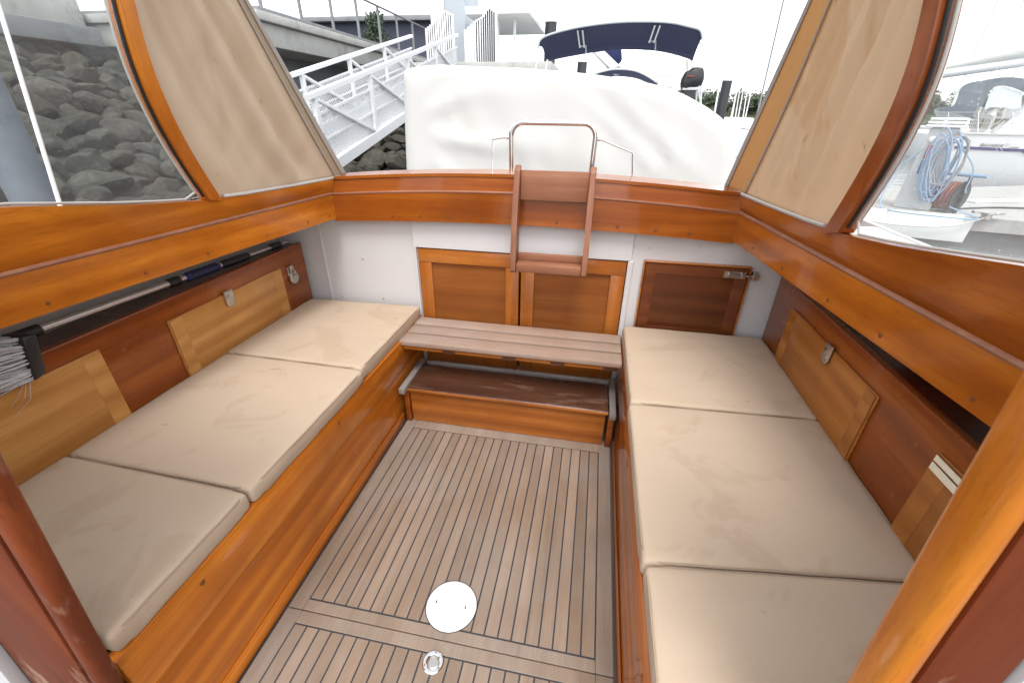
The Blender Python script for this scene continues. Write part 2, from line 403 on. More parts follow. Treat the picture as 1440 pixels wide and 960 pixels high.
bm = B(); lathe(bm, (-.306, .552, 0), [(.0158, -.01), (.0158, .001), (.013, .002), (.0125, .0005), (0, .0005)], seg=32)
obj('plug', bm, M['dull'], sock)
bm = B()
for k in range(3):
    a = R(90+120*k); lathe(bm, (-.306+.0228*math.cos(a), .552+.0228*math.sin(a), .005), [(.0022, 0), (.0022, .0006), (0, .0008)], seg=10)
obj_each('screw', bm, M['screw'], sock)

# --- benches
for s, side in ((-1, 'left'), (1, 'right')):
    bm = B()
    def face(o0, o1, y0, y1, z0, z1, th, bev=.004, lean=.009):
        f = lambda o, z: X(s, o+lean*z/.4)
        hexa(bm, [(f(o0, z0), y0, z0), (f(o0+th, z0), y0, z0), (f(o0+th, z0), y1, z0), (f(o0, z0), y1, z0),
                  (f(o1, z1), y0, z1), (f(o1+th, z1), y0, z1), (f(o1+th, z1), y1, z1), (f(o1, z1), y1, z1)], bev)
    mt = M['rail_y'] if s < 0 else M['rail_dim']
    face(.486, .486, .27, 1.80, .0, .262, .02)
    bench = boat_part('bench', bm, mt, label='%s varnished bench front under the cushions' % side)
    bm = B(); face(.472, .472, .27, 1.80, .266, .398, .032, .006)
    obj('upper_board', bm, mt, bench)
    bm = B(); tube(bm, [(X(s, .486), .27, .2635), (X(s, .486), 1.8, .2635)], .007, 8); obj('moulding', bm, mt, bench)
    bm = B(); face(.4805, .4805, .27, 1.49, 0, .05, .005, .002); obj('skirting', bm, mt, bench)
    bm = B(); box(bm, (min(X(s, .50), X(s, 1.06)), .27, .375), (max(X(s, .50), X(s, 1.06)), 1.845, .396), .002, 1)
    obj('seat_board', bm, M['brown_y'], bench)
    # bronze plugs in the upper board
    bm = B()
    for yy in (.45, 1.02, 1.52): lathe(bm, (X(s, .4795), yy, .36), [(.006, 0), (.006, .0012), (0, .0016)], axis=(-s, 0, 0), seg=12)
    obj_each('screw', bm, M['screw'], bench)
    # locker back and its shelf, hull lining outside it
    bm = B(); x0, x1 = sorted((X(s, 1.072), X(s, 1.096)))
    box(bm, (x0, .27, .40), (x1, 1.815, .735), .004)
    lb = boat_part('locker_panel', bm, M['brown_y'], label='%s brown locker back behind the seat cushions' % side)
    bm = B(); x0, x1 = sorted((X(s, 1.0965), X(s, 1.222))); box(bm, (x0, .27, .70), (x1, 1.83, .722), .002, 1)
    obj('shelf', bm, M['dark_x'], lb)
    bm = B(); tube(bm, [(X(s, 1.0745), -.25, .7325), (X(s, 1.0745), 1.81, .7325)], .0035, 8); obj('edge_strip', bm, M['brown_y'], lb)
    bm = B(); x0, x1 = sorted((X(s, 1.225), X(s, 1.25))); box(bm, (x0, -.3, .3), (x1, 1.845, .862), .003, 1)
    boat_part('side_lining', bm, M['lining'])
    # knots / plugs
    bm = B()
    for yy, zz in ((.90, .645), (.885, .50)): lathe(bm, (X(s, 1.072), yy, zz), [(.007, 0), (.0065, .0006), (0, .0008)], axis=(-s, 0, 0), seg=16)
    obj_each('screw', bm, M['brown_x'], lb)
    # locker hatches : raised board, bevelled end strip
    for (y0, y1, zt) in ((1.055, 1.63, .668), (.28, .838, .682)):
        bm = B(); fx = X(s, 1.0715); th = -s*.006
        hexa(bm, [(fx, y0, .404), (fx+th, y0+.002, .404), (fx+th, y1-.002, .404), (fx, y1, .404), (fx, y0, zt), (fx+th, y0+.002, zt-.002), (fx+th, y1-.002, zt-.002), (fx, y1, zt)], .003)
        hat = boat_part('locker_hatch', bm, M['honey_y'] if s < 0 else M['honey_red'])
        hat['label'] = ('pale' if s < 0 else 'amber') + (' locker hatch near the bulkhead with a metal latch' if y0 > 1 else ' locker hatch nearest the camera')
        ye = y0 if y0 > 1 and False else y1
        bm = B(); ft = fx+th
        for (ya, yb) in ((y1-.052, y1-.004), (y0+.004, y0+.052)):
            t0, t1 = (.0005, .004) if ya > (y0+y1)/2 else (.004, .0005)
            hexa(bm, [(ft, ya, .406), (ft-s*t0, ya, .406), (ft-s*t1, yb, .406), (ft, yb, .406), (ft, ya, zt-.004), (ft-s*t0, ya, zt-.004), (ft-s*t1, yb, zt-.004), (ft, yb, zt-.004)], .0015, 1)
        obj_each('end_strip', bm, M['honey_y'] if s < 0 else M['honey_red'], hat)
        if y0 > 1:
            bm = B(); yl = 1.315; xo = ft-s*.004
            pts = [(xo, yl-.021, zt+.012), (xo, yl+.021, zt+.012), (xo, yl+.021, zt-.036)]
            pts += [(xo, yl+.021*math.cos(R(a)), zt-.036-.017*math.sin(R(a))) for a in range(15, 180, 15)] + [(xo, yl-.021, zt-.036)]
            prism(bm, pts, (-s*.004, 0, 0), .001)
            lathe(bm, (xo-s*.004, yl, zt-.036), [(.007, 0), (.007, .003), (0, .004)], axis=(-s, 0, 0), seg=14)
            box(bm, (min(xo, xo-s*.007), yl-.019, zt-.002), (max(xo, xo-s*.007), yl+.019, zt+.010), .001, 1)
            obj('latch', bm, M['dull'], hat)
        elif s > 0:
            bm = B(); xo = ft-s*.0045
            for za, zb in ((zt-.018, zt-.004), (zt-.040, zt-.023)):
                box(bm, (min(xo, xo-s*.003), y1-.17, za), (max(xo, xo-s*.003), y1-.008, zb), .0008, 1)
            obj_each('cream_strip', bm, M['cream'], hat)
# hasp lock on the left locker panel
bm = B(); fx = X(-1, 1.0715)
box(bm, (fx, 1.675, .585), (fx+.004, 1.712, .655), .001, 1)
lathe(bm, (fx+.004, 1.70, .598), [(.030, 0), (.030, .008), (.026, .011), (.012, .011), (.010, .013), (0, .013)], axis=(1, 0, 0), seg=32)
box(bm, (fx+.004, 1.681, .612), (fx+.016, 1.704, .66), .002, 1)
tube(bm, smoothpath([(fx+.012, 1.690, .600), (fx+.026, 1.692, .625), (fx+.026, 1.700, .632), (fx+.012, 1.712, .604)], 5), .0035, 8)
hasp = boat_part('lock_hasp', bm, M['dull'], label='round nickel hasp lock on the left locker panel')

# --- bulkhead
bm = B(); box(bm, (X(-1, 1.31), YB, -.35), (X(-1, .493), YB+.04, .88), .002, 1)
box(bm, (X(1, .480), YB, -.35), (X(1, 1.31), YB+.04, .88), .002, 1)
box(bm, (X(-1, .4925), YB, .744), (X(1, .4795), YB+.04, .90), .002, 1)
box(bm, (X(-1, .4925), YB, -.35), (X(1, .4795), YB+.04, .127), .002, 1)
bulk = boat_part('bulkhead', bm, M['white'], label='white painted aft bulkhead behind the cupboard doors')
bm = B(); box(bm, (X(-1, .506), YB-.012, .741), (X(1, .482), YB-.0005, .905), .002, 1)
box(bm, (X(1, .4695), YB-.0115, .128), (X(1, .492), YB-.0005, .7405), .002, 1)
box(bm, (X(-1, .506), YB-.0115, .128), (X(-1, .495), YB-.0005, .7405), .002, 1)
box(bm, (X(-1, .506), YB-.024, .108), (X(1, .492), YB-.0005, .1255), .002, 1)
obj('door_surround', bm, M['white'], bulk)
bm = B(); box(bm, (X(-1, .99), YB-.007, .40), (X(-1, .977), YB-.0005, .87), .002, 1); obj('batten', bm, M['white'], bulk)
bm = B()
for xx, zz in ((X(-1, .93), .45), (X(-1, .7), .46), (X(-1, .78), .66), (X(1, .55), .80), (X(1, .75), .82), (X(1, .80), .70), (X(1, .95), .70)):
    lathe(bm, (xx, YB, zz), [(.004, 0), (.004, .001), (0, .0014)], axis=(0, -1, 0), seg=10)
obj_each('screw', bm, M['dull'], bulk)

# --- cupboard doors
for i, (x0, x1) in enumerate(((X(-1, .489), -.312), (-.302, X(1, .466)))):
    z0, z1, y0, y1 = .128, .736, YB-.006, YB+.018
    bm = B(); box(bm, (x0+.055, YB+.006, z0+.055), (x1-.055, YB+.014, z1-.055), .001, 1)
    d = boat_part('cupboard_door', bm, M['brown_x'], label=('left' if i == 0 else 'right') + ' cupboard door of orange framing round a brown panel')
    bm = B(); sw = .062
    box(bm, (x0, y0, z0), (x0+sw, y1, z1-.0655), .0025); box(bm, (x1-sw, y0, z0), (x1, y1, z1-.0655), .0025)
    obj_each('stile', bm, M['stile_z'], d)
    bm = B(); box(bm, (x0, y0-.0005, z1-.065), (x1, y1, z1), .0025); box(bm, (x0+sw+.0005, y0+.0005, z0), (x1-sw-.0005, y1, z0+.06), .0025)
    obj_each('rail', bm, M['stile_x'], d)
# small dark door on the right
x0, x1, z0, z1 = .236, .652, .40, .745
bm = B(); box(bm, (x0, YB-.010, z0), (x1, YB-.0005, z1), .002, 1)
sd_ = boat_part('side_hatch', bm, wood('dark_hatch_wood', (.07, .018, .006), (.12, .034, .010), (.17, .055, .016), axis='x', rough=.3, coat=.4), label='small dark brown hatch with bevelled frame right of the cupboard doors')
bm = B(); b_ = .05; yf, yi = YB-.018, YB-.012
def bev_side(a, b, c, d): # outer a,b ; inner c,d
    hexa(bm, [(a[0], YB-.0105, a[1]), (b[0], YB-.0105, b[1]), (d[0], YB-.0105, d[1]), (c[0], YB-.0105, c[1]),
              (a[0], yf, a[1]), (b[0], yf, b[1]), (d[0], yi, d[1]), (c[0], yi, c[1])], .001, 1)
o = [(x0+.004, z0), (x1-.004, z0), (x1-.004, z1-.004), (x0+.004, z1-.004)]; n_ = [(x0+b_, z0+b_), (x1-b_, z0+b_), (x1-b_, z1-b_), (x0+b_, z1-b_)]
for k in range(4): bev_side(o[k], o[(k+1) % 4], n_[k], n_[(k+1) % 4])
obj('bevelled_frame', bm, wood('dark_frame_wood', (.10, .026, .010), (.16, .045, .015), (.22, .065, .02), axis='x', rough=.35, coat=.3), sd_)
bm = B()
for a, b in (((x0-.006, z0), (x0, z1+.006)), ((x1, z0), (x1+.006, z1+.006)), ((x0+.0005, z1), (x1-.0005, z1+.006))):
    box(bm, (a[0], YB-.022, a[1]), (b[0], YB-.0005, b[1]), .001, 1)
obj_each('lipping', bm, M['stile_x'], sd_)
bm = B(); box(bm, (.555, YB-.023, .700), (.640, YB-.0185, .730), .001, 1)
tube(bm, [(.565, YB-.028, .715), (.690, YB-.028, .715)], .006, 10)
for xx in (.575, .625): box(bm, (xx-.006, YB-.036, .704), (xx+.006, YB-.0235, .726), .002, 1)
box(bm, (.663, YB-.036, .700), (.685, YB-.001, .730), .002, 1)
obj('bolt', bm, M['dull'], sd_)

# --- transom rail (crowned) and side rails
def crown(x): return .036*(1-((x-C)/.84)**2)
N = 28
xs = [C-.858+1.716*i/N for i in range(N+1)]
def crowned(y0, y1, za, zb, mat, name, parent, bulge=0.):
    bm = B()
    A = [V((x, y0, za+crown(x))) for x in xs]; Bq = [V((x, y0, zb+crown(x))) for x in xs]
    strip(bm, A, Bq, (0, y1-y0, 0)); return obj(name, bm, mat, parent)
bm = B(); strip(bm, [V((x, 1.8035, .851+crown(x)*.7)) for x in xs], [V((x, 1.8035, .968+crown(x))) for x in xs], (0, .046, 0))
tr = boat_part('transom_rail', bm, M['rail_x'], label='varnished crowned rail across the stern')
bm = B(); strip(bm, [V((x, 1.822, .9685+crown(x))) for x in xs], [V((x, 1.834, 1.026+crown(x))) for x in xs], (0, .04, 0)); obj('upper_board', bm, M['rail_x'], tr)
bm = B(); tube(bm, [(x, 1.807, .968+crown(x)) for x in xs], .006, 8); obj('moulding', bm, M['ladder_x'], tr)
bm = B(); strip(bm, [V((x, 1.828, 1.0265+crown(x))) for x in xs], [V((x, 1.99, 1.0265+crown(x))) for x in xs], (0, 0, .012)); obj('capping', bm, M['rail_x'], tr)
bm = B()
for x in (-.88, -.75, -.62, -.47, -.15, .1, .25, .38): lathe(bm, (x, 1.803, .872+crown(x)*.7), [(.006, 0), (.006, .001), (0, .0015)], axis=(0, -1, 0), seg=12)
obj_each('screw', bm, M['screw'], tr)

def railoff(y): return .845+(1.83-y)*.1
def sill(y):   # top of the upper side board, rising forward
    pts = [(-.3, 1.135), (.3, 1.128), (.55, 1.118), (.74, 1.106), (.85, 1.088), (1.0, 1.064), (1.2, 1.042), (1.35, 1.034), (1.6, 1.029), (1.86, 1.027), (2.1, 1.027)]
    for (a, za), (b, zb) in zip(pts, pts[1:]):
        if y <= b: return za+(zb-za)*(y-a)/(b-a)
    return 1.027
ys = [-.25+2.10*i/40 for i in range(41)]
ysr = [y for y in ys if y < 1.80]+[1.803]
side_plane = {-1: (V((C-1.154, 0, 0)), V((1, -.1, -.12))), 1: (V((C+1.154, 0, 0)), V((1, .1, .12)))}
def splane(s, y, z, out=0.): return V((X(s, 1.154-.1*y-.12*z+out), y, z))
rails = {}
for s, side in ((-1, 'left'), (1, 'right')):
    mt = M['rail_y'] if s < 0 else M['rail_dim']
    bm = B()
    strip(bm, [V((X(s, railoff(y)+.004), y, .862)) for y in ysr], [V((X(s, railoff(y)), y, .970)) for y in ysr], (s*.030, 0, 0))
    rl = boat_part('side_rail', bm, M['rail_y'] if s < 0 else wood('varnished_half_dim_rail_wood', (.23, .055, .006), (.44, .12, .010), (.58, .19, .018), axis='y', rough=.2, coat=.6), label='%s side rail of two varnished boards under the window' % side)  # right lower board: slightly darkened copy, light difference put into its colour
    bm = B(); strip(bm, [V((X(s, railoff(y)+.016), y, .9715)) for y in ys], [splane(s, y, sill(y), .0) + V((s*(.0 if y < 1.6 else 0), 0, 0)) for y in ys], (s*.032, 0, 0))
    obj('upper_board', bm, mt, rl)
    bm = B(); tube(bm, [(X(s, railoff(y)+.004), y, .970) for y in ysr], .0065, 8); obj('moulding', bm, M['ladder_x'] if s > 0 else M['ladder'], rl)
    bm = B()
    for y in (.35, .52, .72, .95, 1.15, 1.4, 1.62, 1.76):
        for z in (.884, .93) if y > .5 else (.884,):
            lathe(bm, (X(s, railoff(y)+.0035-.004*(z-.862)/.1), y+.03*(z > .9), z), [(.0048, 0), (.0046, .0006), (0, .0007)], axis=(-s, 0, 0), seg=12)
    obj_each('screw', bm, M['screw'], rl)
    rails[s] = rl
    # side deck outside and hull skin
    bm = B(); strip(bm, [V((X(s, railoff(y)+.037), y, .872)) for y in ys], [V((X(s, 1.36), y, .872)) for y in ys], (0, 0, .06)); boat_part('side_deck', bm, M['white'])
    bm = B(); ysh = [-.3+.1*i for i in range(24)]
    strip(bm, [V((X(s, 1.36), y, .935)) for y in ysh], [V((X(s, 1.18), y, -.5)) for y in ysh], (s*.02, 0, 0)); boat_part('hull_side', bm, M['white'])
bm = B(); box(bm, (X(-1, 1.3), 1.995, -.5), (X(1, 1.3), 2.02, 1.02), .004); boat_part('transom', bm, M['rail_x'])

# --- windows with curved wooden frame
LW = {-1: ([(183, 0), (199, 65), (221, 126), (248, 184), (278, 236), (309, 282)], [(163, 0), (179, 64), (202, 127), (230, 185), (261, 237), (292, 281)]),
      1: ([(1309, 0), (1295, 63), (1274, 125), (1247, 185), (1213, 249), (1162, 329)], [(1331, 0), (1316, 65), (1296, 127), (1269, 187), (1235, 250), (1184, 327)])}
fore_edge = {}
for s, side in ((-1, 'left'), (1, 'right')):
    PLN = side_plane[s]
    outer = smoothpath([at(p, pl=PLN) for p in LW[s][0]], 8)
    inner = smoothpath([at(p, pl=PLN) for p in LW[s][1]], 8)
    def relax(P):   # a fair curve, like the bent frame
        for _ in range(30): P = [P[0]]+[P[i]*.5+(P[i-1]+P[i+1])*.25 for i in range(1, len(P)-1)]+[P[-1]]
        return P
    outer, inner = relax(outer), relax(inner)
    def up_ext(P):   # carry the frame up to the roof line
        d = (P[0]-P[3]).normalized(); q = P[0]+d*((2.02-P[0].z)/d.z); return [q]+P
    outer, inner = up_ext(outer), up_ext(inner)
    fore_edge[s] = outer
    # glass: polygon inside the side plane
    seal_in = [p + (q-p)*1.10 for p, q in zip(outer, inner)]
    bot = [splane(s, y, sill(y)+.002) for y in [1.14, 1.05, .95, .85, .74, .6, .4, .1, -.2]]
    ip = [p for p in inner if p.z > sill(p.y)+.012]
    poly = ip + [V((p.x, p.y, p.z)) for p in bot if p.y < ip[-1].y-.02] + [splane(s, -.2, 2.02)]
    bm = B(); prism(bm, [p+V((s*.012, 0, 0)) for p in poly], (s*.006, 0, 0))
    win = boat_part('window', bm, M['glass_clear'] if s < 0 else M['glass_milky'], label='%s wheelhouse window pane with curved aft edge' % side)
    bm = B(); n = len(outer)
    strip(bm, [p+V((-s*.012, 0, 0)) for p in outer], [p+V((-s*.010, 0, 0)) for p in inner], (s*.036, 0, 0)); obj('wooden_frame', bm, M['rail_z'] if s < 0 else wood('window_frame_wood', (.15, .036, .010), (.27, .068, .014), (.38, .105, .02), axis='z', rough=.22, coat=.5), win)
    bm = B(); dirn = V((0, -1, 0))
    tube(bm, [p+V((s*.004, -.004, 0)) for p in ip], .004, 8); obj('rubber_seal', bm, M['rubber'], win)
    bm = B(); tube(bm, [p+V((s*.008, -.020, .004)) for p in ip[:-1]]+[p+V((s*.008, 0, .004)) for p in bot if p.y < ip[-1].y-.03], .0032, 8); obj('glazing_strip', bm, M['seal'], win)
    if s > 0:
        pass

# --- door posts beside the camera, with the cabin bulkhead boards outside them
def post(name, lo, hi, w, d, mat, label):
    """lo, hi: inner aft corner; w outward, d forward of that corner"""
    s = -1 if lo.x < C else 1
    bm = B(); q = lambda p: [p, p+V((s*w, 0, 0)), p+V((s*w, -d, 0)), p+V((0, -d, 0))]
    hexa(bm, q(lo)+q(hi), .010, 3)
    return boat_part(name, bm, mat, label=label)
a0, a1 = at((179, 960), y=.262), at((0, 622), y=.262)
dv = (a1-a0); lo = a0-dv*((a0.z+.45)/dv.z); hi = a0+dv*((1.6-a0.z)/dv.z)
lp = post('door_post', lo, hi, .032, .028, M['red_z'], 'worn reddish left door post nearest the camera')
lo2, hi2 = lo+V((-.046, -.002, 0)), hi+V((-.046, -.002, 0))
bm = B(); q = lambda p: [p, p+V((-.165, 0, 0)), p+V((-.165, -.022, 0)), p+V((0, -.022, 0))]
hexa(bm, q(lo2)+q(hi2), .004); obj('rebate_board', bm, M['red_z'], lp)
bm = B(); lo3, hi3 = lo+V((-.213, -.022, 0)), hi+V((-.213, -.022, 0)); q = lambda p: [p, p+V((-.5, 0, 0)), p+V((-.5, -.02, 0)), p+V((0, -.02, 0))]
hexa(bm, q(lo3)+q(hi3), .002); boat_part('cabin_bulkhead', bm, M['white'])
a0, a1 = at((1180, 960), y=.30), at((1440, 490), y=.30)
dv = (a1-a0); lo = a0-dv*((a0.z+.45)/dv.z); hi = a0+dv*((1.6-a0.z)/dv.z)
rp = post('door_post', lo, hi, .022, .041, M['rail_z'], 'orange varnished right door post nearest the camera')
lo2, hi2 = lo+V((.0225, -.006, 0)), hi+V((.0225, -.006, 0))
bm = B(); q = lambda p: [p, p+V((.059, .0, 0)), p+V((.059, -.033, 0)), p+V((0, -.033, 0))]
hexa(bm, q(lo2)+q(hi2), .004); obj('rebate_board', bm, M['red_z'], rp)
bm = B(); lo3, hi3 = lo+V((.083, -.025, 0)), hi+V((.083, -.025, 0)); q = lambda p: [p, p+V((.5, 0, 0)), p+V((.5, -.02, 0)), p+V((0, -.02, 0))]
hexa(bm, q(lo3)+q(hi3), .002); boat_part('cabin_bulkhead', bm, M['white'])

# ================================================================== LOOSE THINGS IN THE COCKPIT
# --- canvas curtains
for s, side in ((-1, 'left'), (1, 'right')):
    PLN = side_plane[s]
    e0 = at((490, 250) if s < 0 else (1015, 268), pl=PLN); e1 = at((350, 0) if s < 0 else (1135, 0), pl=PLN)
    fe = fore_edge[s]
    def y_fore(z):
        for p, q in zip(fe, fe[1:]):
            if q.z <= z <= p.z: return q.y+(p.y-q.y)*(z-q.z)/(p.z-q.z)
        return fe[-1].y+.012
    def y_aft(z): return e0.y+(e1.y-e0.y)*(z-e0.z)/(e1.z-e0.z)
    z0, z1 = 1.031, 2.0; k = .27 if s > 0 else .11
    root = thing('canvas_curtain', splane(s, 1.6, z0), ('stained beige canvas side curtain left, creased, beside the rocks window' if s < 0 else 'beige canvas side curtain with a yellowed aft strip, beside the hazed window on the right'), 'curtain', 'canvas side curtains of the cockpit')
    root['group'] = 'canvas side curtains of the cockpit'
    def sheet(name, fa, fb, mat, out, amp, nu=40, nv=60, parent=root, th=.0025):
        bm = B(); g = []
        for j in range(nv+1):
            z = z0+(z1-z0)*j/nv; row = []
            ya, yb = y_fore(z)+.004, y_aft(z)
            for i in range(nu+1):
                u = fa+(fb-fa)*i/nu; y = ya+(yb-ya)*u
                p = splane(s, y, z, out)
                edge = min(1, u/.12)*min(1, max(0, 1-k-u)/.18)*min(1, (z-z0)/.10) if amp else 0
                n1 = noise.noise(V((y*5.2+(z-1)*2.2+s*3, z*1.7, s*2.0)))
                n2 = noise.noise(V((y*13-(z-1)*6, z*5, 4+s)))
                n3 = math.sin((y*1.0+(z-1.0)*.28)*34+2.2*noise.noise(V((z*2.2, y*2, 9.))))
                q_ = (y-1.55)*1.0+(z-1.0)*(.25+.55*u)
                nf = noise.noise(V((q_*9., z*.8, s*5.)))+.45*noise.noise(V((q_*19., z*1.3, s*7.)))
                p.x += s*edge*amp*(n1*.55+n2*.16+nf*1.15)
                row.append(bm.verts.new(p))
            g.append(row)
        for j in range(nv):
            for i in range(nu): bm.faces.new([g[j][i], g[j][i+1], g[j+1][i+1], g[j+1][i]])
        o = obj(name, bm, mat, parent, sharp=180)
        md = o.modifiers.new('thickness', 'SOLIDIFY'); md.thickness = th; md.offset = 0
        return o
    sheet('canvas', 0, 1., M['canvas'] if s < 0 else M['canvas_r'], .012, .04)
    sheet('hem', 1-k, 1., M['hem'] if s > 0 else M['hem_l'], .008, .0, 8)
    sheet('edge_tape', 1-.04, 1.006, M['tape'], .0045, .0, 6, th=.003)
    sheet('seam', 1-k-.003, 1-k+.010, M['tape'], .0045, .0, 3)
    bm = B(); pts = [splane(s, fe[-1].y+.02+(e0.y-fe[-1].y-.03)*i/16, 0, .004) for i in range(17)]
    for p in pts: p.z = sill(p.y)+.006; p.x = splane(s, p.y, p.z, .003).x
    tube(bm, pts, .006, 6); obj('bolt_rope', bm, M['seal'], root)

# --- cushions
def cushion(name, corners, z0, z1, label, seed, sag=.0):
    """corners: near-inner, near-outer, far-outer, far-inner footprint"""
    bm = B(); n = 30; r = .011
    c = [V((p[0], p[1], 0)) for p in corners]
    Lx = ((c[1]-c[0]).length+(c[2]-c[3]).length)/2; Ly = ((c[3]-c[0]).length+(c[2]-c[1]).length)/2; H = z1-z0
    m_ = bmesh.ops.create_cube(bm, size=2.)
    bmesh.ops.subdivide_edges(bm, edges=bm.edges[:], cuts=n, use_grid_fill=True)
    for v in bm.verts:
        # spread grid towards the edges so that the rounding has enough rows
        q = V([math.copysign(1-(1-abs(a))**1.5, a) if i < 2 else a for i, a in enumerate(v.co)])
        p = V((q.x*Lx/2, q.y*Ly/2, q.z*H/2))
        inn = V((max(-Lx/2+r, min(Lx/2-r, p.x)), max(-Ly/2+r, min(Ly/2-r, p.y)), max(-H/2+r, min(H/2-r, p.z))))
        d = p-inn
        if d.length > 1e-7: p = inn + d.normalized()*min(r, d.length if max(abs(d.x), abs(d.y), abs(d.z)) < r*.999 else r)
        u, t = p.x/(Lx/2), p.y/(Ly/2)
        if p.z > 0:
            f = max(0, (1-u**4))*max(0, (1-t**4))
            p.z += .0055*f + f*(.0040*noise.noise(V((p.x*6+seed*5, p.y*6, seed))) + .0022*noise.noise(V((p.x*4+seed, p.y*17, seed*2.))))
            # creases running in from the edges
            p.z += .0028*math.sin(p.y*46+3*noise.noise(V((p.x*5, p.y*4, seed))))*max(0, abs(u)-.45)*f*1.6
        else: pass
        side = (1-(p.z/(H/2))**2)
        if abs(u) > .9: p.x += math.copysign(.004*side*(1+noise.noise(V((p.y*7, seed, 1)))), u)
        if abs(t) > .9: p.y += math.copysign(.003*side, t)
        uu, tt = p.x/Lx+.5, p.y/Ly+.5
        b = c[0]*(1-uu)*(1-tt)+c[1]*uu*(1-tt)+c[2]*uu*tt+c[3]*(1-uu)*tt
        b.z = (z0+z1)/2+p.z
        v.co = b
    root = thing(name, ((corners[0][0]+corners[2][0])/2, (corners[0][1]+corners[2][1])/2, z0), label, 'cushion', 'beige seat cushions on the two benches')
    obj('cushion_pad', bm, M['cush'], root, sharp=180)
    for zz, nm in ((z1-.006, 'seam'), (z0+.006, 'seam')):
        bm = B(); pts = []
        cc = sum(c, V((0, 0, 0)))/4
        for i in range(4):
            a, b = c[i], c[(i+1) % 4]
            for k in range(12):
                t = k/12
                p = a.lerp(b, t); e = 1-abs(2*t-1); dd = (cc-p)
                rr = .007*max(0, 1-e*6)**2
                p = p+dd.normalized()*rr*1.4 - dd.normalized()*.000
                p.z = zz+.0008*math.sin(k*1.7+i+seed); pts.append(p)
        tube(bm, pts, .0030, 6, closed=True); obj(nm, bm, M['cush_seam'], root)
    return root
zc0, zc1 = .397, .452
def cl(s, y00, y01, y10, y11, i0=.493, i1=1.068): return [(X(s, i0), y00), (X(s, i1), y01), (X(s, i1), y11), (X(s, i0), y10)]
cushion('seat_cushion', cl(-1, 1.225, 1.232, 1.812, 1.790), zc0, zc1+.004, 'beige cushion on the left bench, farthest aft in the corner by the white bulkhead', 1)
cushion('seat_cushion', cl(-1, .640, .652, 1.219, 1.228, .485), zc0, zc1, 'beige cushion in the middle of the left bench, creased, with faint brown streaks', 2)
cushion('seat_cushion', cl(-1, .285, .285, .628, .646, .487), zc0, zc1, 'brown-spotted beige cushion on the left bench, next to the reddish door post', 3)
cushion('seat_cushion', cl(1, 1.215, 1.242, 1.800, 1.800, .488), zc0, zc1+.003, 'beige cushion on the right bench below the small dark hatch, with a yellow stain', 4)
cushion('seat_cushion', cl(1, .632, .70, 1.208, 1.236, .484), zc0, zc1, 'large beige cushion in the middle of the right bench with brown water marks', 5)
cushion('seat_cushion', cl(1, .312, .312, .624, .692, .490), zc0, zc1-.002, 'beige cushion on the right bench beside the orange post, with a dark grey smudge', 6)

# --- slatted bench bridging the two seats
sb = thing('slatted_bench', (C, 1.67, .34), 'pale slatted teak bench board below the cupboard doors', 'bench')
for i, (y0, y1) in enumerate(((1.548, 1.630), (1.643, 1.716), (1.729, 1.808))):
    bm = B(); box(bm, (X(-1, .505), y0, .378), (X(1, .478), y1, .400), .003); obj('slat', bm, M['teak_x'], sb)
bm = B(); box(bm, (X(-1, .478), 1.556, .357), (X(1, .470), 1.578, .3775), .003); fr = obj('front_rail', bm, M['step_x'], sb)
bm = B()
for x in (-.60, -.33, -.12, .1): box(bm, (x, 1.5545, .356), (x+.06, 1.5565, .372), .0008, 1)
obj_each('plug', bm, M['dark_x'], fr)
for x in (-.72, -.30, .10):
    bm = B(); box(bm, (x-.02, 1.579, .353), (x+.02, 1.80, .3775), .003); obj('bearer', bm, M['step_x'], sb)

# --- step box
st = thing('wooden_step', (C, 1.58, 0), 'dark-topped wooden step box on the teak sole below the slatted bench', 'step')
bm = B(); box(bm, (X(-1, .445), 1.478, .182), (X(1, .445), 1.688, .204), .006, 3); obj('top', bm, M['dark_x'], st)
bm = B(); box(bm, (X(-1, .445), 1.503, .002), (X(1, .438), 1.523, .1815), .003); obj('front_board', bm, M['step_x'], st)
bm = B(); box(bm, (X(-1, .445), 1.481, .186), (X(1, .445), 1.4775, .200), .001, 1); obj('nosing', bm, M['step_x'], st)
for s in (-1, 1):
    bm = B(); x0, x1 = sorted((X(s, .449), X(s, .476)))
    box(bm, (x0, 1.452, .180), (x1, 1.735, .210), .004)
    br = boat_part('step_bearer', bm, M['grey_wood'], label='bare grey wooden bearer beside the step')
    bm = B(); box(bm, (x0+.001, 1.495, .0), (x1-.001, 1.545, .1795), .003); obj('bearer_post', bm, M['brown_y'], br)

# --- boarding steps hung on the stern rail
ld = thing('boarding_steps', (-.165, 1.76, .70), 'worn brown wooden boarding steps hooked over the stern rail', 'steps')
for xa, xb, tp in ((-.3225, -.300, 0), (-.028, -.0055, 0)):
    bm = B()
    prof = [(1.795, 1.115), (1.775, 1.118), (1.757, 1.100), (1.735, 1.03), (1.712, .94), (1.695, .85), (1.684, .77), (1.680, .715), (1.688, .705), (1.755, .705), (1.760, .72), (1.765, .80), (1.775, .87), (1.795, .95)]
    prism(bm, [(xa, y, z) for y, z in prof], (xb-xa, 0, 0), .004); obj('side_board', bm, M['ladder'], ld)
bm = B(); hexa(bm, [(-.2995, 1.772, .985), (-.0285, 1.772, .985), (-.0285, 1.792, .985), (-.2995, 1.792, .985), (-.2995, 1.778, 1.098), (-.0285, 1.778, 1.098), (-.0285, 1.796, 1.098), (-.2995, 1.796, 1.098)], .004); obj('upper_tread', bm, M['ladder_x'], ld)
bm = B(); box(bm, (-.2995, 1.688, .708), (-.0285, 1.757, .744), .005); obj('lower_tread', bm, M['ladder_x'], ld)
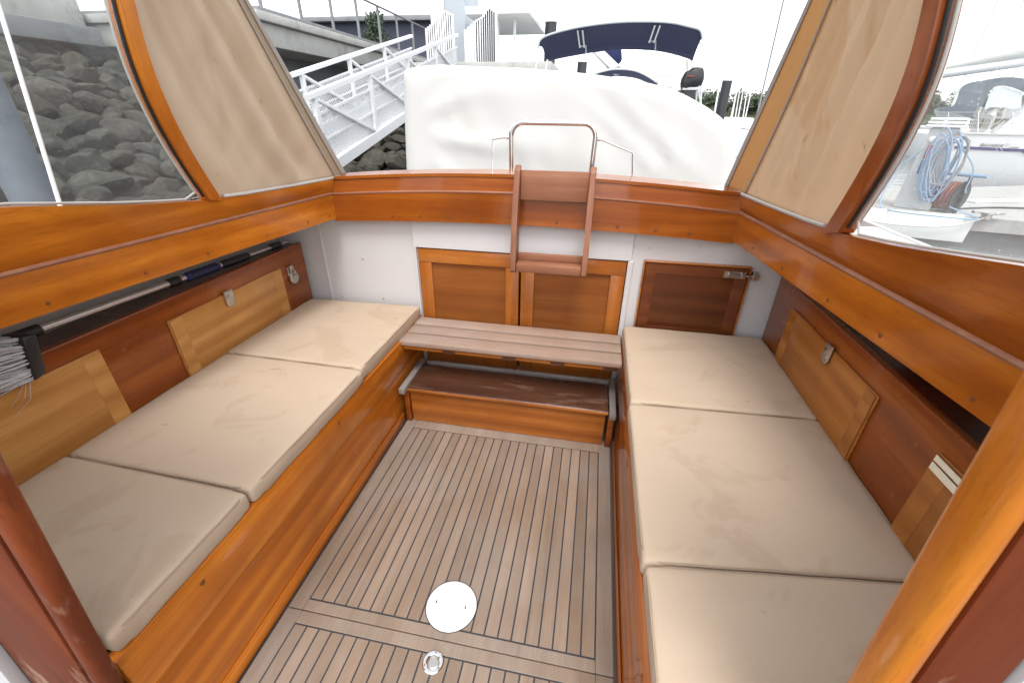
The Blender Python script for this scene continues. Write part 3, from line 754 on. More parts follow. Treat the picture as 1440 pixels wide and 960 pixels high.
bm = B(); box(bm, (-.2995, 1.742, .7445), (-.0285, 1.760, .775), .003); obj('riser', bm, M['ladder_x'], ld)

# --- chrome hoop behind
hp = thing('chrome_hoop', (-.2, 1.96, 1.04), 'chrome tube hoop standing on the stern behind the wooden boarding steps', 'handrail')
yh = 1.955; zh = 1.262; xl, xr = at((719, 210), y=yh).x, at((836, 210), y=yh).x
pts = [(xl+.004, yh, 1.03), (xl, yh, zh-.05)]
for a in range(0, 91, 15): pts.append((xl+.05-.05*math.cos(R(a)), yh, zh-.05+.05*math.sin(R(a))))
for a in range(90, -1, -15): pts.append((xr-.05+.05*math.cos(R(a)), yh, zh-.05+.05*math.sin(R(a))))
pts.append((xr-.006, yh, 1.03))
bm = B(); tube(bm, pts, .0108, 14); obj('tube', bm, M['chrome'], hp)
for s, xx, e1, e2 in ((-1, xl, (693, 196), (692, 245)), (1, xr, (890, 215), (889, 252))):
    p1, p2 = at(e1, y=2.0), at(e2, y=2.0)
    bm = B(); tube(bm, [(xx+s*.010, yh, zh-.055), (xx+s*.022, yh, zh-.057)], .008, 10); tube(bm, [(xx+s*.02, yh, zh-.057), p1, p1+V((0, 0, -.01)), p2], .0035, 8); obj('strut', bm, M['chrome'], hp)

# --- telescopic deck brush under the left rail
bra, brb = V((-1.425, .70, .778)), V((-1.425, 1.80, .742))
bd = thing('deck_brush', bra, 'telescopic deck brush with grey bristles lying on the left locker shelf', 'brush')
def L(t): return bra.lerp(brb, t)
bm = B(); tube(bm, [L(.05), L(.42)], .0125, 14); obj('handle', bm, M['alu'], bd)
bm = B(); tube(bm, [L(.42), L(.98)], .010, 14); obj('inner_handle', bm, M['alu'], bd)
bm = B(); tube(bm, [L(-.02), L(.0), L(.06)], [.012, .016, .0155], 14); obj('socket', bm, M['blackp'], bd)
bm = B(); tube(bm, [L(.405), L(.41), L(.445), L(.45)], [.013, .0165, .0165, .012], 14); obj('collar', bm, M['blackp'], bd)
bm = B(); tube(bm, [L(.47), L(.48), L(.60), L(.61)], [.011, .0165, .0165, .011], 16)
gp = obj('grip', bm, M['navyp'], bd)
bm = B()
for k in range(5): tube(bm, [L(.485+.022*k), L(.494+.022*k)], .0172, 16)
obj('grip_ring', bm, M['blackp'], gp)
bm = B(); tube(bm, [L(.62), L(.63), L(.745), L(.755)], [.011, .016, .016, .011], 16); obj('grip', bm, M['blackp'], bd)
bm = B(); tube(bm, [L(.875), L(.88), L(.93), L(.94)], [.011, .016, .016, .011], 16); obj('collar', bm, M['blackp'], bd)
h0 = V((-1.372, .605, .745))
bm = B(); hexa(bm, [h0+V(p) for p in ((-.035, .055, -.055), (.035, .055, -.055), (.035, .085, -.045), (-.035, .085, -.045), (-.035, .075, .06), (.035, .075, .06), (.035, .105, .055), (-.035, .105, .055))], .006)
obj('head', bm, M['blackp'], bd)
bm = B(); rnd = random.Random(3)
for i in range(260):
    u, t = rnd.uniform(-.03, .03), rnd.uniform(-.05, .055)
    p = h0+V((u, .062+.018*(t+.05)/.1, t)); q = p+V((rnd.gauss(0, .006), -.085+rnd.gauss(0, .004), .012+rnd.gauss(0, .006)+t*.25))
    tube(bm, [p, (p+q)/2+V((rnd.gauss(0, .002), 0, rnd.gauss(0, .002))), q], [.0016, .0016, .0010], 4)
for i in range(5):
    p = h0+V((rnd.uniform(-.02, .03), .05, -.05)); tube(bm, [p, p+V((rnd.gauss(0, .01), -.03, -.03)), p+V((rnd.gauss(0, .02), -.05+rnd.gauss(0, .01), -.065))], .0005, 4)
obj('bristles', bm, M['bristle'], bd)

# --- red bag in the gap above the right locker
bm = B(); bmesh.ops.create_icosphere(bm, subdivisions=3, radius=1)
for v in bm.verts:
    d = 1+.25*noise.noise(v.co*1.7)+.08*noise.noise(v.co*5)
    v.co = V((X(1, 1.19)+v.co.x*.06*d, 1.07+v.co.y*.11*d, .722+.045+v.co.z*.05*d))
obj('red_bag', bm, M['red'], None, 'crumpled red bag on the shadowed shelf under the right side rail', 'bag')

# ================================================================== OUTSIDE
M['tarp'] = plain('white_cover_cloth', (.57, .57, .55), rough=.75, var=.02, scale=2.5, bump=.08, dirt=(.50, .47, .40), dirt_amt=.25)
M['gel'] = plain('white_gelcoat', (.78, .79, .80), rough=.25, var=.03, scale=1.5)
M['walu'] = plain('white_aluminium', (.68, .69, .70), rough=.45, var=.06, scale=4)
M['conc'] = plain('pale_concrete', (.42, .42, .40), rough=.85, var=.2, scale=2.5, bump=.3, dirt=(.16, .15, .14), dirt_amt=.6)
M['dconc'] = plain('dark_concrete', (.22, .23, .24), rough=.85, var=.25, scale=2., bump=.3, dirt=(.1, .1, .1), dirt_amt=.5)  # plain darker grey concrete
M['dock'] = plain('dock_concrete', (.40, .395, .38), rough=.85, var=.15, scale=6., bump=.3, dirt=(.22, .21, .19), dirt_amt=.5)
M['fend'] = plain('white_fender_board', (.76, .77, .77), rough=.5, var=.05, scale=3, dirt=(.55, .53, .48), dirt_amt=.4)
M['pile'] = plain('black_pile_sleeve', (.03, .033, .036), rough=.5, var=.3, scale=3)
M['greyp'] = plain('grey_pile_sleeve', (.13, .15, .18), rough=.55, var=.25, scale=3, dirt=(.06, .06, .06), dirt_amt=.5)
M['grcan'] = plain('grey_sprayhood_canvas', (.10, .12, .155), rough=.85, var=.2, scale=5)
M['vinyl'] = plain('clear_vinyl', (.62, .68, .72), rough=.15, var=.05)
M['dkblue'] = plain('dark_blue_cladding', (.03, .036, .062), rough=.6)
M['hose_b'] = plain('blue_hose', (.24, .38, .55), rough=.4, var=.08)
M['hose_r'] = plain('red_brown_hose', (.20, .055, .045), rough=.5, var=.1)
M['hose_g'] = plain('grey_hose', (.36, .36, .37), rough=.5, var=.1)
M['post_g'] = plain('pedestal_grey', (.50, .52, .54), rough=.4, var=.05)
M['rope'] = plain('white_rope', (.72, .71, .66), rough=.8, var=.1, scale=60)
def mesh_mat():
    t = NT('expanded_metal_mesh'); c = t.coords(rnd=False)
    x = t.n('SeparateXYZ'); t.set(x, 0, c)
    a = t.math('ADD', t.math('MULTIPLY', x.outputs[1], 1.0), t.math('MULTIPLY', x.outputs[2], 1.7)); b = t.math('SUBTRACT', t.math('MULTIPLY', x.outputs[1], 1.0), t.math('MULTIPLY', x.outputs[2], 1.7))
    def ln(v): return t.math('LESS_THAN', t.math('ABSOLUTE', t.math('SUBTRACT', t.math('FRACT', t.math('MULTIPLY', v, 14.)), .5)), .24)
    f = t.math('MAXIMUM', ln(a), ln(b))
    tr = t.n('BsdfTransparent'); bs = t.bsdf(Base_Color=(.66, .67, .68, 1), Roughness=.45)
    mx = t.n('MixShader'); t.t.links.new(f, mx.inputs[0]); t.t.links.new(tr.outputs[0], mx.inputs[1]); t.t.links.new(bs.outputs[0], mx.inputs[2])
    return t.done(mx)
M['mesh'] = mesh_mat()
def rock_mat():
    t = NT('bank_rock'); c = t.coords()
    n = t.noise(c, 2.2, 6, .65); oi = t.n('ObjectInfo').outputs['Random']
    col = t.ramp(n, [(.3, (.028, .026, .02)), (.55, (.085, .08, .062)), (.75, (.165, .158, .13))])
    col = t.mix(oi, col, t.mix(1., col, (.4, .4, .38, 1), 'MULTIPLY'))
    moss = t.ramp(t.noise(c, 3.1, 4, .6), [(.58, (0, 0, 0)), (.72, (1, 1, 1))])
    col = t.mix(t.math('MULTIPLY', moss, .5), col, (.065, .075, .03, 1))
    return t.done(t.bsdf(Base_Color=col, Roughness=.85, Normal=t.bump(t.noise(c, 7., 6, .75), .9, .06)))
M['rock'] = rock_mat()
def water_mat():
    t = NT('harbour_water'); c = t.coords((1, 1, 1), rnd=False)
    h = t.math('ADD', t.noise(c, 1.6, 3), t.math('MULTIPLY', t.noise(c, 6., 2), .3))
    return t.done(t.bsdf(Base_Color=(.035, .05, .05, 1), Roughness=.08, Normal=t.bump(h, .35, .08)))
M['water'] = water_mat()
def leaf_mat(name, a, b):
    t = NT(name); g = t.n('NewGeometry').outputs['Random Per Island']
    return t.done(t.bsdf(Base_Color=t.mix(g, c4(a), c4(b)), Roughness=.7))
M['leaf'] = leaf_mat('tree_leaves', (.03, .045, .022), (.07, .09, .045))
M['leaf_d'] = leaf_mat('conifer_leaves', (.02, .04, .022), (.06, .085, .045))
M['bark'] = plain('bark', (.09, .065, .045), rough=.9, var=.3)

WZ = -.42
bm = B(); bmesh.ops.create_grid(bm, x_segments=2, y_segments=2, size=900)
for v in bm.verts: v.co += V((0, 300, WZ))
obj('water', bm, M['water'], kind='structure')

# --- embankment on the left, curving behind the gangway
def toe_dist(x, y):
    """distance inside the bank from its toe line"""
    a = -4.9-x
    d2 = V((.80, .60)); b = (V((x, y))-V((-4.9, 10.2))).dot(V((-.70, .714)))
    return max(a, b)
def bank(x, y):
    d = toe_dist(x, y); return max(-.9, min(2.45, -.62+d*.46))
bm = B(); g = []
for j in range(61):
    row = []
    for i in range(61):
        x = -16+14.0*i/60; y = -3+21*j/60
        row.append(bm.verts.new((x, y, bank(x, y)-.06)))
    g.append(row)
for j in range(60):
    for i in range(60): bm.faces.new([g[j][i], g[j][i+1], g[j+1][i+1], g[j+1][i]])
obj('embankment', bm, M['rock'], kind='structure')
rocks_src = []
for k in range(7):
    bm = B(); bmesh.ops.create_icosphere(bm, subdivisions=3, radius=1)
    rn = random.Random(k)
    planes = [(V((rn.gauss(0, 1), rn.gauss(0, 1), rn.gauss(0, 1))).normalized(), rn.uniform(.62, .85)) for _ in range(11)]
    for v in bm.verts:
        p = v.co.copy()
        for n_, d_ in planes:
            e = p.dot(n_)-d_
            if e > 0: p -= n_*e
        p += p.normalized()*.06*noise.noise(p*3+V((k, 0, 0)))
        v.co = V((p.x*1.15, p.y*.9, p.z*.68))
    me = bpy.data.meshes.new('rock'); bm.to_mesh(me); bm.free(); me.materials.append(M['rock'])
    for f in me.polygons: f.use_smooth = True
    me.set_sharp_from_angle(angle=R(18)); rocks_src.append(me)
rn = random.Random(11); placed = []; tries = 0
while len(placed) < 285 and tries < 60000:
    tries += 1
    x, y = rn.uniform(-12, -2.2), rn.uniform(2.6, 16)
    if toe_dist(x, y) < -.1: continue
    z = bank(x, y); u, v_, d = px(V((x, y, z+.1)))
    if d < 1: continue
    inwin = -70 < u < 300 and 40 < v_ < 310
    ingap = 470 < u < 590 and 150 < v_ < 255
    if not (inwin or ingap): continue
    r_ = rn.uniform(.19, .40)*(1.0 if inwin else 1.1)
    if any((x-a)**2+(y-b)**2 < (.62*(r_+c_))**2 for a, b, c_ in placed): continue
    placed.append((x, y, r_))
for x, y, r_ in placed:
    o = bpy.data.objects.new('rock', rn.choice(rocks_src)); link(o, None, V((x, y, bank(x, y)+r_*.18)))
    o.scale = (r_*rn.uniform(.9, 1.25), r_*rn.uniform(.8, 1.1), r_*rn.uniform(.8, 1.1)); o.rotation_euler = (rn.uniform(-.5, .5), rn.uniform(-.5, .5), rn.uniform(0, 6.3))
    tag(o, 'grey boulder lying in the rock bank beside the harbour, left of the boat', 'rock', 'boulders of the rock bank')

# --- quay: low wall above the bank and the wharf deck beyond
q = thing('quay_wall', (-11.4, 6, 2.2), 'grey concrete quay wall above the boulders, seen through the left window', 'wall')
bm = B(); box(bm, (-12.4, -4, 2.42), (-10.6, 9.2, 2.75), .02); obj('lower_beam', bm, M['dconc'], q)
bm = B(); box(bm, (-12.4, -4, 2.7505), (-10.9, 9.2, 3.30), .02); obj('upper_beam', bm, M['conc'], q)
wh = thing('wharf', (-8, 14, 2.5), 'raised concrete wharf deck on the left with a slim steel railing', 'wharf')
xw = -7.0
bm = B(); box(bm, (-13, 9.3, 2.86), (xw+.12, 22, 3.02), .02); obj('deck_slab', bm, M['conc'], wh)
bm = B(); box(bm, (-13, 9.4, 2.45), (xw, 22, 2.855), .02); obj('edge_beam', bm, M['conc'], wh)
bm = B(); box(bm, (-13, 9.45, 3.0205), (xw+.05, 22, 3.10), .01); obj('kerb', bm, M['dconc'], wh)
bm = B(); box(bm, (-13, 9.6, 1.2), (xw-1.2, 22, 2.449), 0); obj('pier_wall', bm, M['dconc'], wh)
rl = None
for k in range(9):
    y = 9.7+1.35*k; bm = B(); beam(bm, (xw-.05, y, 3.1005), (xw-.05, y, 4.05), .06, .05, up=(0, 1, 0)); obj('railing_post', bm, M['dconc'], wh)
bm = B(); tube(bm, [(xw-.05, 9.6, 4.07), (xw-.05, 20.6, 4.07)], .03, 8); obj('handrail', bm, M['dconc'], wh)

# building with dark blue wall, far left
fb = thing('dark_blue_building', (-9, 24, 3), 'dark blue building behind the small conifer on the wharf', 'building')
p1, p2 = at((545, 48), y=26), at((597, 22), y=26)
bm = B(); box(bm, (p1.x-4.5, 26, .5), (p2.x+.8, 30, p1.z+.55), .02); obj('wall', bm, M['dkblue'], fb)
bm = B(); hexa(bm, [(p1.x-4.7, 25.6, p1.z+.55), (p2.x+1., 25.6, p2.z-.25), (p2.x+1., 30.4, p2.z-.25), (p1.x-4.7, 30.4, p1.z+.55), (p1.x-4.7, 25.6, p1.z+.75), (p2.x+1., 25.6, p2.z-.03), (p2.x+1., 30.4, p2.z-.03), (p1.x-4.7, 30.4, p1.z+.75)], .01); obj('roof', bm, M['dconc'], fb)

def leafball(bm, c, rad, n, size, rn, squash=1.):
    for _ in range(n):
        d = V((rn.gauss(0, 1), rn.gauss(0, 1), rn.gauss(0, 1))).normalized()*rn.random()**.4
        p = c+V((d.x*rad, d.y*rad, d.z*rad*squash)); a = V((rn.gauss(0, 1), rn.gauss(0, 1), rn.gauss(0, 1))).normalized(); b = a.orthogonal().normalized()
        s_ = size*rn.uniform(.6, 1.3); vs_ = [bm.verts.new(p+a*s_), bm.verts.new(p+b*s_*.5), bm.verts.new(p-a*s_*.4), bm.verts.new(p-b*s_*.5)]
        bm.faces.new(vs_)
tc = at((530, 55), y=17); rn = random.Random(5)
tr_ = thing('small_conifer', (tc.x, 17, 3.0), 'small bushy conifer standing on the wharf before the dark blue building', 'tree')
bm = B(); tube(bm, [(tc.x, 17, 3.02), (tc.x+.05, 17, 3.6), (tc.x, 17, 4.1)], [.07, .05, .02], 8); obj('trunk', bm, M['bark'], tr_)
bm = B()
for k in range(26):
    h = rn.random(); rr = .50*(1-h*.75); a = rn.uniform(0, 6.3); leafball(bm, V((tc.x+math.cos(a)*rr*.8, 17+math.sin(a)*rr*.8, 3.12+h*1.02)), .24, 70, .06, rn)
obj('crown', bm, M['leaf_d'], tr_, sharp=180, recalc=False)

# terminal with flat canopy at the head of the gangway
tm = thing('gangway_shelter', (-3.4, 14, 2.3), 'grey shelter with a flat canopy roof at the head of the gangway', 'shelter')
a, b = at((607, 0), y=14), at((655, 60), y=14)
bm = B(); box(bm, (a.x, 14, 2.2), (b.x, 15.5, 5.6), .01); obj('wall', bm, plain('shelter_panel', (.38, .42, .46), rough=.4, var=.1, scale=1.5), tm)
bm = B(); box(bm, (a.x-.05, 13.96, 2.6), (a.x+.35, 13.995, 5.2), .005); obj('glass_panel', bm, M['vinyl'], tm)
z_ = at((745, 20), y=12.5).z
bm = B(); box(bm, (at((655, 10), y=12.5).x, 12.4, z_), (at((745, 10), y=12.5).x, 15.6, z_+.16), .01); obj('canopy', bm, M['walu'], tm)
for xx in (700, 724):
    p = at((xx, 20), y=12.9); bm = B(); tube(bm, [(p.x, 12.9, 2.2), (p.x, 12.9, z_)], .035, 8); obj('post', bm, M['walu'], tm)
bm = B(); box(bm, (-4.6, 10.75, 2.05), (-1.2, 15.6, 2.25), .01); obj('landing_deck', bm, M['conc'], tm)
# pile legs under the landing
for xx in (-4.3, -1.5): bm = B(); tube(bm, [(xx, 12.5, -1.5), (xx, 12.5, 2.05)], .15, 12); obj('leg', bm, M['pile'], tm)

# --- gangway
gx = -3.3
A0, A1 = at((441, 133), x=gx), at((642, 50), x=gx)
gd = (A1-A0); gd /= gd.y
gw = thing('gangway', (gx-.5, 4, .2), 'white aluminium gangway with mesh sides climbing from the water to the landing', 'gangway')
bot = at((477, 227), x=gx); hb = (A0+gd*(bot.y-A0.y)).z-bot.z
ya, yb = 5.0, 10.9
zt = lambda y: (A0+gd*(y-A0.y)).z
bay = (A1.y-A0.y)/4
for k, xx in enumerate((gx, gx-1.05)):
    bm = B(); beam(bm, (xx, ya, zt(ya)), (xx, yb, zt(yb)), .07, .055); obj('top_chord', bm, M['walu'], gw)
    bm = B(); beam(bm, (xx, ya, zt(ya)-hb), (xx, yb, zt(yb)-hb), .09, .13); obj('bottom_chord', bm, M['walu'], gw)
    bm = B(); beam(bm, (xx-.02, ya, zt(ya)-.22), (xx-.02, yb, zt(yb)-.22), .03, .03); obj('handrail', bm, M['walu'], gw)
    bm = B(); beam(bm, (xx-.012, ya, zt(ya)-hb*.62), (xx-.012, yb, zt(yb)-hb*.62), .02, .03); obj('middle_rail', bm, M['walu'], gw)
    bm = B(); y0 = A0.y-bay
    bp = B()
    i = 0
    while A0.y+bay*(i-1) < yb-.1:
        y = A0.y+bay*(i-1)
        if y > ya: beam(bm, (xx, y, zt(y)-hb+.05), (xx, y, zt(y)-.02), .05, .07, up=(0, 1, 0))
        if y > ya and y+bay < yb+.2:
            beam(bp, (xx+.004, y+.03, zt(y)-.05), (xx+.004, y+bay-.03, zt(y+bay)-hb+.06), .035, .06, up=(1, 0, 0))
        i += 1
    obj_each('upright', bm, M['walu'], gw); obj_each('diagonal', bp, M['walu'], gw)
    bm = B(); hexa(bm, [(xx-.032, ya, zt(ya)-hb+.06), (xx-.030, ya, zt(ya)-hb+.06), (xx-.030, yb, zt(yb)-hb+.06), (xx-.032, yb, zt(yb)-hb+.06), (xx-.032, ya, zt(ya)-.24), (xx-.030, ya, zt(ya)-.24), (xx-.030, yb, zt(yb)-.24), (xx-.032, yb, zt(yb)-.24)], 0); obj('mesh_panel', bm, M['mesh'], gw)
bm = B(); hexa(bm, [(gx-1.0, ya, zt(ya)-hb-.02), (gx-.05, ya, zt(ya)-hb-.02), (gx-.05, yb, zt(yb)-hb-.02), (gx-1.0, yb, zt(yb)-hb-.02), (gx-1.0, ya, zt(ya)-hb+.03), (gx-.05, ya, zt(ya)-hb+.03), (gx-.05, yb, zt(yb)-hb+.03), (gx-1.0, yb, zt(yb)-hb+.03)], 0); obj('walkway', bm, M['alu'], gw)
# slatted gate at its head
gt = thing('slatted_gate', (gx+.4, 11.2, 2.25), 'white slatted gate with a curved top at the head of the gangway', 'gate')
tp = [at(p, y=11.1) for p in ((655, 42), (668, 30), (678, 24), (687, 10), (696, 17))]
for i in range(13):
    t = i/12; k = min(3, int(t*4)); q_ = tp[k].lerp(tp[k+1], t*4-k); bm = B()
    box(bm, (q_.x-.045, 11.1, 2.253), (q_.x+.045, 11.14, q_.z), .006); obj('slat', bm, M['walu'], gt)
tp2 = [at(p, y=12.2) for p in ((600, 40), (612, 30), (625, 15), (638, 22))]
g2 = thing('slatted_gate', (gx-.6, 12.2, 2.25), 'farther white slatted panel with a curved top in front of the grey shelter', 'gate')
for i in range(12):
    t = i/12; k = min(2, int(t*3)); q_ = tp2[k].lerp(tp2[k+1], t*3-k); bm = B()
    box(bm, (q_.x-.045, 12.2, 2.253), (q_.x+.045, 12.24, q_.z), .006); obj('slat', bm, M['walu'], g2)

# --- the covered boat astern
cb = thing('covered_boat', (-.4, 5, WZ), 'motor boat lying astern under a huge white canvas cover', 'boat')
yc = 3.6
TL, TM, TR1, TR2 = [at(p, y=yc) for p in ((561, 96), (640, 89), (930, 118), (1041, 186))]
prof_px = [(568, 262), (566, 200), (563, 130), (562, 101), (568, 94), (600, 90), (650, 89), (720, 91), (790, 97), (860, 104), (905, 110), (935, 119), (965, 132), (1000, 152), (1022, 168), (1041, 187), (1038, 230), (1032, 275)]
PP = smoothpath([at(p, y=yc) for p in prof_px], 4)
PP[0].z = min(PP[0].z, .75)
low0, low1 = V((PP[0].x-.03, yc, -.1)), V((PP[-1].x-.1, yc, -.1))
PP = [low0]+PP+[low1]
ctr = V((sum(p.x for p in PP)/len(PP), yc, .85))
bm = B(); rings = []
def prof_at(t):   # t metres behind the front face
    f = 1+.02*t; out = []
    for p in PP:
        q_ = V((ctr.x+(p.x-ctr.x)*f, yc+t, p.z-.035*t-.012*t*t*(p.z > .5)))
        out.append(q_)
    return out
ts = [0, .03, .08, .2, .4, .7, 1, 1.4, 1.8, 2.3, 2.8]
for t in ts:
    pr = prof_at(t); row = []
    for p in pr:
        sh = .05*math.exp(-t/.05)
        p = p+(V((ctr.x, p.y, .8))-p)*sh*.6
        n1 = noise.noise(V((p.x*1.3, p.y*1.5, p.z*1.3)))
        p += V((.02*n1, 0, .025*noise.noise(V((p.x*2, p.y*2.5, 3)))))
        row.append(bm.verts.new(p))
    rings.append(row)
for a, b in zip(rings, rings[1:]):
    for i in range(len(a)-1): bm.faces.new([a[i], a[i+1], b[i+1], b[i]])
# front face: grid shrinking towards centre with draped folds
prev = rings[0]; NR = 26
fr0 = [v.co.copy() for v in rings[0]]
cn = V((ctr.x-.1, yc, .55))
for k in range(1, NR):
    s_ = 1-k/NR; row = []
    for p in fr0:
        q_ = cn+(p-cn)*s_
        e = min(1, (1-s_)*9)
        corner = fr0[6]
        d = q_-corner; ang = math.atan2(d.x, -d.z+.001); rad = d.length
        tw = noise.noise(V((rad*1.4, ang*2, 1)))
        fold = .030*abs(math.sin(ang*5.5+1.3*tw))**3*math.exp(-rad*.9)*min(1, rad*3)     # creases running out of the corner
        dr = q_.x*2.6+(q_.z-1.0)*.9
        fold += .020*noise.noise(V((dr, q_.z*.55, 7)))+.008*noise.noise(V((dr*3.1, q_.z*1.2, 2)))
        t2 = (q_.x-.55)*.8+(q_.z-1.05)
        fold += .016*math.exp(-(t2/.05)**2)+.012*math.exp(-((t2+.22)/.04)**2)
        e = min(1, (1-s_)*3.5)
        q_.y = yc-.03-e*fold
        row.append(bm.verts.new(q_))
    for i in range(len(row)-1): bm.faces.new([prev[i], row[i], row[i+1], prev[i+1]])
    prev = row
c_ = bm.verts.new(V((cn.x, yc-.05, cn.z)))
for i in range(len(prev)-1): bm.faces.new([prev[i], c_, prev[i+1]])
obj('canvas_cover', bm, M['tarp'], cb, sharp=60)
bm = B(); tube(bm, [p+V((0, -.012, 0)) for p in PP[4:-3]], .008, 6); bm.free()
bm = B(); prism(bm, [(PP[0].x+.15, yc+.05, WZ-.3), (PP[0].x+.1, yc+.05, .2), (PP[-1].x-.15, yc+.05, .2), (PP[-1].x-.3, yc+.05, WZ-.3)], (0, 2.6, 0)); obj('hull', bm, M['gel'], cb)

# --- sailing yacht behind it with the navy bimini
YB2 = 8.
yt = thing('sailing_yacht', (.1, 10.5, WZ), 'sailing yacht behind the white cover with a navy bimini and outboard rail', 'yacht')
bm = B()
hp_ = [(-1.5, 7.6, .9), (1.75, 7.6, .9), (1.8, 10, .95), (1.2, 14, 1.1), (.15, 18, 1.3), (-.9, 14, 1.1), (-1.5, 10, .95)]
lo_ = [(-1.2, 7.8, -.6), (1.45, 7.8, -.6), (1.5, 10, -.6), (.9, 14, -.6), (.15, 17, -.6), (-.6, 14, -.6), (-1.2, 10, -.6)]
va = [bm.verts.new(p) for p in lo_]; vb = [bm.verts.new(p) for p in hp_]
bm.faces.new(va[::-1]); bm.faces.new(vb)
for i in range(7): bm.faces.new([va[i], va[(i+1) % 7], vb[(i+1) % 7], vb[i]])
obj('hull', bm, M['gel'], yt)
# bimini: canopy arch, fore edge lower
def arc(pxs, y): return smoothpath([at(p, y=y) for p in pxs], 6)
aft_hi = arc([(757, 66), (760, 55), (775, 47), (815, 37), (872, 30), (935, 30), (972, 37), (985, 42), (988, 53)], 7.6)
fwd_lo = arc([(768, 78), (772, 84), (800, 79), (835, 73), (872, 69), (915, 70), (945, 75), (968, 82), (974, 86)], 9.2)
mid = [(a+b)/2+V((0, 0, .10)) for a, b in zip(aft_hi, fwd_lo)]
bm = B(); lines = []
for t in range(9):
    u = t/8; lines.append([bm.verts.new(a*(1-u)**2+m_*2*u*(1-u)+b*u*u) for a, m_, b in zip(aft_hi, mid, fwd_lo)])
for a, b in zip(lines, lines[1:]):
    for i in range(len(a)-1): bm.faces.new([a[i], a[i+1], b[i+1], b[i]])
bi = obj('bimini', bm, M['navy'], yt, sharp=180); md = bi.modifiers.new('thickness', 'SOLIDIFY'); md.thickness = .012
M['pipe'] = plain('grey_binding', (.40, .44, .46), rough=.5)
bm = B(); tube(bm, [p+V((0, -.01, -.012)) for p in aft_hi], .016, 6); tube(bm, fwd_lo, .012, 6); obj_each('binding', bm, M['pipe'], bi)
for xx, y2 in ((816, 38), (925, 31)):
    bm = B(); p = at((xx, y2+2), y=7.62); q_ = at((xx+(3 if xx < 850 else -8), y2+24), y=8.3)
    beam(bm, p+V((-.035, 0, -.03)), q_+V((-.035, 0, -.05)), .022, .01); beam(bm, p+V((.035, 0, -.03)), q_+V((.035, 0, -.05)), .022, .01)
    tube(bm, [q_+V((-.05, 0, -.03)), q_+V((.06, 0, -.03)), q_+V((.07, 0, -.14))], .012, 6)
    obj('strap', bm, M['walu'], bi)
for p0, p1 in (((757, 66), (752, 112)), ((770, 84), (764, 115)), ((988, 50), (986, 118)), ((973, 86), (978, 110)), ((985, 60), (980, 125)), ((966, 84), (967, 125))):
    bm = B(); a = at(p0, y=7.7); b = at(p1, y=7.7); b2 = a+(b-a)*((.9-a.z)/(b.z-a.z)); tube(bm, [a, b2], .014, 6); obj('bimini_pole', bm, M['dull'] if p0[0] == 966 else M['walu'], yt)
# sprayhood arc, boom and mast
sp1 = arc([(812, 112), (830, 106), (850, 100), (866, 97.5), (890, 99), (908, 106), (925, 117)], 9.6); sp2 = arc([(812, 120), (835, 114), (855, 108), (868, 106), (890, 108), (906, 113), (922, 122)], 10.3)
bm = B(); strip(bm, sp1, sp2, (0, 0, -.02)); obj('sprayhood', bm, M['navy'], yt)
bm = B(); tube(bm, [p+V((0, -.02, 0)) for p in sp1], .015, 6); obj('hood_piping', bm, M['walu'], yt)
bm = B(); a = at((838, 70), y=11.); b = at((868, 100), y=10.); tube(bm, [a, b], .09, 8); obj('boom', bm, M['walu'], yt)
bm = B(); pts = [at(p, y=10.8) for p in ((847, 68), (874, 68), (875, 85), (870, 90), (862, 92), (855, 82))]; prism(bm, pts, (0, .22, 0), .03); obj('sail_cover', bm, M['navy'], yt)
bm = B(); a = at((867, 0), y=12.); tube(bm, [(a.x-.05, 12, 1.), (a.x, 12, a.z), (a.x+.05, 12, 9.5)], .075, 10); obj('mast', bm, plain('mast_blue_grey', (.62, .70, .76), rough=.4, var=.03), yt)
for pxx in (905, 908):
    bm = B(); p0, p1 = at((pxx+7, 0), y=13), at((pxx, 100), y=13); tube(bm, [p1+(p1-p0)*.2, p0+(p0-p1)*1.5], .03, 6); obj('stay', bm, M['walu'], yt)
bm = B()
for i in range(7):
    p = at((922+i*3.3, 107+.4*i), y=9.5); q_ = at((928+i*3.3, 125), y=9.4); tube(bm, [p, q_], .012, 6)
tube(bm, [at((918, 107), y=9.5), at((945, 107), y=9.5)], .016, 6)
obj('pushpit_rail', bm, M['walu'], yt)
ob = thing('outboard_motor', at((975, 130), y=7.5), 'black outboard motor clamped to the rail beside the navy bimini', 'outboard motor')
oc = at((974, 110), y=7.5)
bm = B()
bmesh.ops.create_cube(bm, size=1)
bmesh.ops.subdivide_edges(bm, edges=bm.edges[:], cuts=4, use_grid_fill=True)
for v in bm.verts:
    p = v.co.normalized()*.34+v.co*.36; v.co = oc+V((p.x*.30*(1-.18*p.z), p.y*.26, p.z*.25+p.x*.03-.02*(p.x < -.2)))
obj('cowl', bm, M['blackp'], ob)
bm = B(); hexa(bm, [oc+V(p) for p in ((-.07, -.06, -.55), (.05, -.06, -.55), (.05, .06, -.55), (-.07, .06, -.55), (-.09, -.08, -.1), (.07, -.08, -.1), (.07, .08, -.1), (-.09, .08, -.1))], .01); obj('leg', bm, M['blackp'], ob)
bm = B(); tube(bm, [oc+V((-.1, -.05, -.16)), oc+V((-.22, -.05, -.2))], .025, 8); obj('clamp', bm, M['blackp'], ob)
bm = B(); box(bm, (oc.x-.10, oc.y-.139, oc.z+.0), (oc.x+.0, oc.y-.120, oc.z+.022), .002); obj('decal', bm, plain('faded_red_decal', (.16, .02, .02), rough=.5), ob)
bm = B(); box(bm, (oc.x-.125, oc.y-.10, oc.z-.155), (oc.x+.10, oc.y+.10, oc.z-.115), .01); obj('cowl_base', bm, M['post_g'], ob)

